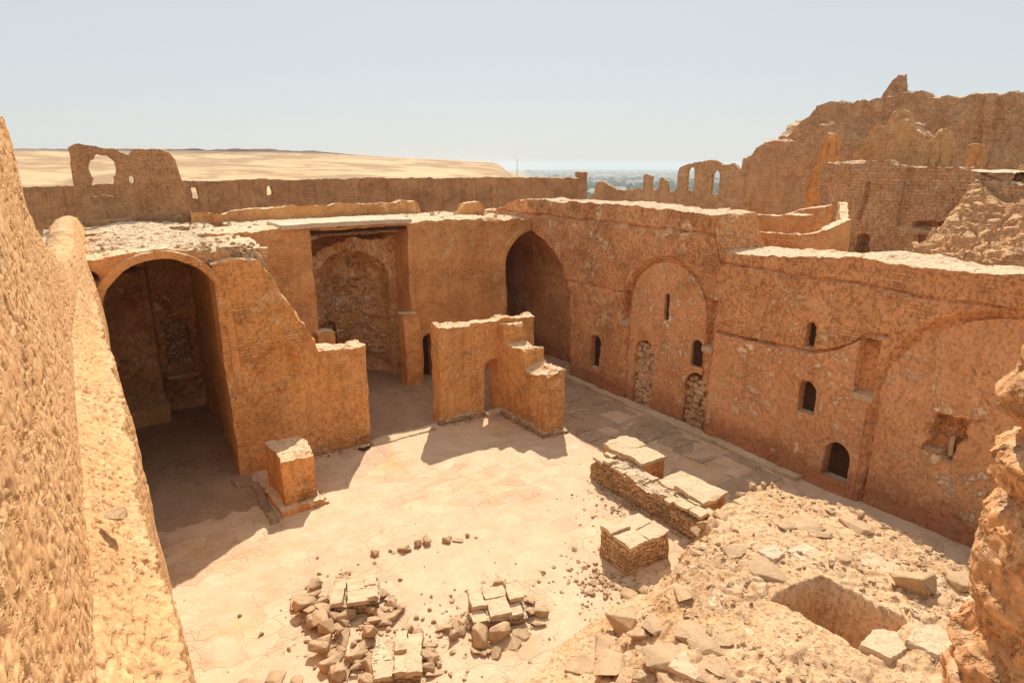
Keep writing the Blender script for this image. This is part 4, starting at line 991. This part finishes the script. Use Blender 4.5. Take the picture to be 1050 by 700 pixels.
# named stones on the mound
def flag(x, y, pts, th_, label, seed, mat=M_flag, tilt=0.):
    P = np.array(pts); c = P.mean(0); P = P - c
    a = np.arctan2(P[:, 1], P[:, 0]); o = np.argsort(a); a, R = a[o], np.hypot(P[o, 0], P[o, 1])
    n, m = 72, 12
    an = np.linspace(-math.pi, math.pi, n, endpoint=False)
    # straight chords between the corners
    px, py = np.concatenate([P[o, 0]] * 3), np.concatenate([P[o, 1]] * 3); aa = np.concatenate([a - 2 * math.pi, a, a + 2 * math.pi])
    rad_ = np.empty(n)
    for i, q in enumerate(an):
        k = np.searchsorted(aa, q); x1, y1, x2, y2 = px[k - 1], py[k - 1], px[k], py[k]
        d = math.cos(q) * (y2 - y1) - math.sin(q) * (x2 - x1); rad_[i] = (x1 * (y2 - y1) - y1 * (x2 - x1)) / d
    rad_ *= 1 + .05 * fbm(np.cos(an) * 2, np.sin(an) * 2, an * 0 + seed, 1.5, 3, seed)
    rings = [(1.0, 0), (1.02, th_ * .4), (1.0, th_ * .8), (.96, th_)] + [(t, th_) for t in np.linspace(.85, .02, m)]
    V = np.array([[math.cos(q) * rr_ * f, math.sin(q) * rr_ * f, z] for f, z in rings for q, rr_ in zip(an, rad_)])
    F = [[i * n + j, i * n + (j + 1) % n, (i + 1) * n + (j + 1) % n, (i + 1) * n + j] for i in range(len(rings) - 1) for j in range(n)]
    z0 = mound_h(x, y) - .03 - th_ * .35
    V = shake(V + [x + c[0], y + c[1], z0], .035, seed, scales=((2.5, .5), (9., .6), (28, .25)))
    V[:, 2] += tilt * (V[:, 0] - x)
    o_ = put('flagstone', (V, np.array(F)), mat, None, False)
    return tag(o_, label, 'flagstone', kind='thing')
flag(13.15, 5.55, [(-.1, .48), (-.42, .1), (-.3, -.35), (-.1, -.72), (.38, -.5), (.52, .1), (.3, .42)], .06, 'large smooth pale flagstone lying flat on the mound beyond the pit', 1, tilt=.02)
flag(12.0, 6.35, [(-.3, .25), (-.35, -.15), (.1, -.3), (.36, -.1), (.3, .2)], .08, 'small pale flagstone above the far corner of the pit', 2, M_pale)
flag(11.35, 6.75, [(-.25, .2), (-.2, -.2), (.2, -.22), (.28, .15)], .12, 'pale squarish flagstone on the mound before the far corner of the pit', 3, M_pale)
flag(10.75, 6.55, [(-.22, .2), (-.2, -.16), (.15, -.25), (.24, .12)], .14, 'thick cream flagstone nearest the corner of the pit', 4)
flag(13.1, 8.55, [(-.4, .22), (-.35, -.2), (.3, -.26), (.42, .16)], .1, 'cream flagstone on the far rim of the mound by the brick platform', 5)
flag(10.55, 3.95, [(-.4, .22), (-.3, -.25), (.2, -.3), (.45, .0), (.2, .28)], .2, 'big pale boulder like slab at the near end of the pit', 7)
flag(11.3, 3.5, [(-.45, .25), (-.35, -.25), (.3, -.3), (.5, .1), (.1, .33)], .18, 'big pale slab beside the near right corner of the pit', 8)
flag(7.6, 5.75, [(-.35, .2), (-.2, -.3), (.25, -.3), (.4, .1), (.1, .3)], .12, 'broad cream flagstone half sunk at the bottom of the mound', 6)

# ------------------------------------------------------------------ paving of the shaded strip
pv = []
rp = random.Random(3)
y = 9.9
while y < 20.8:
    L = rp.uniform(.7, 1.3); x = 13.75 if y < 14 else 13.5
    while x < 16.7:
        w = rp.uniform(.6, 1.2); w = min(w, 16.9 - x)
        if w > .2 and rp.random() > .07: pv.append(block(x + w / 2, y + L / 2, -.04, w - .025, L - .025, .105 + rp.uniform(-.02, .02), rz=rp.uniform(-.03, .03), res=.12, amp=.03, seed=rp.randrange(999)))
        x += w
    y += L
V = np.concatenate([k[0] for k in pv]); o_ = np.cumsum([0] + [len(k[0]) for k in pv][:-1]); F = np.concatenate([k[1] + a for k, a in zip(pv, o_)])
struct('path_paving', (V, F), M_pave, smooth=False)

# ------------------------------------------------------------------ valley: palms, town, mast
def blobs(n, seed):
    bm = bmesh.new(); bmesh.ops.create_icosphere(bm, subdivisions=2, radius=1.); bm.verts.ensure_lookup_table()
    v0 = np.array([v.co[:] for v in bm.verts]); f0 = np.array([[v.index for v in f.verts] for f in bm.faces]); bm.free()
    g = np.random.default_rng(seed); Vs, Fs = [], []
    k = 0
    while k < n:
        ph, rd = rad(g.uniform(32, 64)), g.uniform(850, 2600)
        x, y = rd * math.sin(ph), rd * math.cos(ph)
        if float(fbm(np.array([x]), np.array([y]), np.array([0.]), .004, 3, 9)[0]) < -.05: continue
        s = g.uniform(4, 11)
        p = v0 * (1 + .3 * g.standard_normal((len(v0), 1)))
        z = float(ground_z(np.array([x]), np.array([y]))[0])
        if z > VAL_Z + 9: continue
        Vs.append(p * [s, s, s * .75] + [x, y, z + s * .5]); Fs.append(f0 + k * len(v0)); k += 1
    return np.concatenate(Vs), np.concatenate(Fs)
def leaf_mat():
    m, nt, bs = new_mat('grove_leaves'); g = N(nt)
    tc = g.n('ShaderNodeTexCoord').outputs['Object']
    g.l(g.mix(g.rng(g.noise(tc, .05, 4), .35, .65), (.045, .07, .035), (.09, .12, .06)), bs.inputs['Base Color'])
    return m
struct('palm_grove', blobs(1100, 4), leaf_mat(), smooth=False, kind='stuff')
def town():
    g = np.random.default_rng(8); Vs, Fs, k = [], [], 0
    c = np.array([(a, b, d) for a in (-.5, .5) for b in (-.5, .5) for d in (0, 1)], float)
    f = np.array([(0, 1, 3, 2), (4, 6, 7, 5), (0, 4, 5, 1), (2, 3, 7, 6), (1, 5, 7, 3), (0, 2, 6, 4)])
    while k < 700:
        ph, rd = rad(g.uniform(30, 62)), g.uniform(1700, 4800)
        x, y = rd * math.sin(ph), rd * math.cos(ph)
        if float(fbm(np.array([x]), np.array([y]), np.array([0.]), .004, 3, 9)[0]) > .12: continue
        z = float(ground_z(np.array([x]), np.array([y]))[0]); a = g.uniform(0, 3)
        if z > VAL_Z + 9: continue
        p = c * [g.uniform(10, 34), g.uniform(10, 22), g.uniform(5, 15)]
        p = np.stack([p[:, 0] * math.cos(a) - p[:, 1] * math.sin(a), p[:, 0] * math.sin(a) + p[:, 1] * math.cos(a), p[:, 2]], -1)
        Vs.append(p + [x, y, z - .3]); Fs.append(f + 8 * k); k += 1
    return np.concatenate(Vs), np.concatenate(Fs)
mt, nt, bs = new_mat('town_render'); g = N(nt)
g.l(g.mix(g.rng(g.noise(g.n('ShaderNodeTexCoord').outputs['Object'], .02, 2), .4, .6), (.55, .47, .38), (.75, .70, .62)), bs.inputs['Base Color'])
struct('distant_town', town(), mt, smooth=False, kind='stuff')
def mast(x, y, h, label):
    z = float(ground_z(np.array([x]), np.array([y]))[0])
    t = thing('radio_mast', (x, y, z), label, 'mast')
    put('mast_pole', block(x, y, z, .5, .5, h, res=.5, amp=0, taper=.5), mt_dark, t)
    for q in (.7, .85): put('cross_arm', block(x, y, z + h * q, 2.2, .3, .3, res=.2, amp=0), mt_dark, t)
mt_dark, nt, bs = new_mat('mast_steel'); bs.inputs['Base Color'].default_value = (.2, .2, .2, 1); bs.inputs['Roughness'].default_value = .6
mast(430, 632, 27., 'thin grey mast on the skyline where the desert slopes down to the valley')

# ------------------------------------------------------------------ haze
hz = bpy.data.meshes.new('haze'); bm = bmesh.new(); bmesh.ops.create_cube(bm, size=1.)
for v in bm.verts: v.co = (v.co.x * 16000, v.co.y * 16000, -62 if v.co.z < 0 else 24.5)
bm.to_mesh(hz); bm.free()
mh = bpy.data.materials.new('haze'); mh.use_nodes = True; nt = mh.node_tree; nt.nodes.clear()
ho = nt.nodes.new('ShaderNodeOutputMaterial'); pv_ = nt.nodes.new('ShaderNodeVolumePrincipled')
pv_.inputs['Color'].default_value = (.70, .80, .88, 1); pv_.inputs['Density'].default_value = .00024; pv_.inputs['Anisotropy'].default_value = .2
nt.links.new(pv_.outputs[0], ho.inputs['Volume']); hz.materials.append(mh)
o = bpy.data.objects.new('haze', hz); C.objects.link(o); o['kind'] = 'stuff'

# ------------------------------------------------------------------ light
sd = Vector((.50, .72, 1.0)).normalized()          # towards the sun
el = math.asin(sd.z); az = math.atan2(sd.x, sd.y)
L = bpy.data.lights.new('sun', 'SUN'); L.energy = 5.0; L.angle = rad(.5); L.color = (1., .92, .81)
lo = bpy.data.objects.new('sun', L); C.objects.link(lo)
lo.rotation_euler = (-sd).to_track_quat('-Z', 'Y').to_euler()
w = bpy.data.worlds.new('World'); S.world = w; w.use_nodes = True
nt = w.node_tree; bg = nt.nodes['Background']
sk = nt.nodes.new('ShaderNodeTexSky'); sk.sky_type = 'NISHITA'; sk.sun_disc = False
sk.sun_elevation = el; sk.sun_rotation = az; sk.altitude = 100; sk.air_density = 1.; sk.dust_density = .9; sk.ozone_density = 2.
mx = nt.nodes.new('ShaderNodeMix'); mx.data_type = 'RGBA'; mx.inputs[0].default_value = .78      # thin high haze evens the sky out
mx.inputs[7].default_value = (7.6, 7.85, 7.85, 1)
nt.links.new(sk.outputs[0], mx.inputs[6]); nt.links.new(mx.outputs[2], bg.inputs[0]); bg.inputs[1].default_value = .09
S.view_settings.view_transform = 'Standard'; S.view_settings.look = 'None'
S.view_settings.exposure = .1; S.view_settings.gamma = 1.
S.cycles.max_bounces = 10; S.cycles.diffuse_bounces = 5; S.cycles.volume_bounces = 1
S.cycles.use_denoising = True
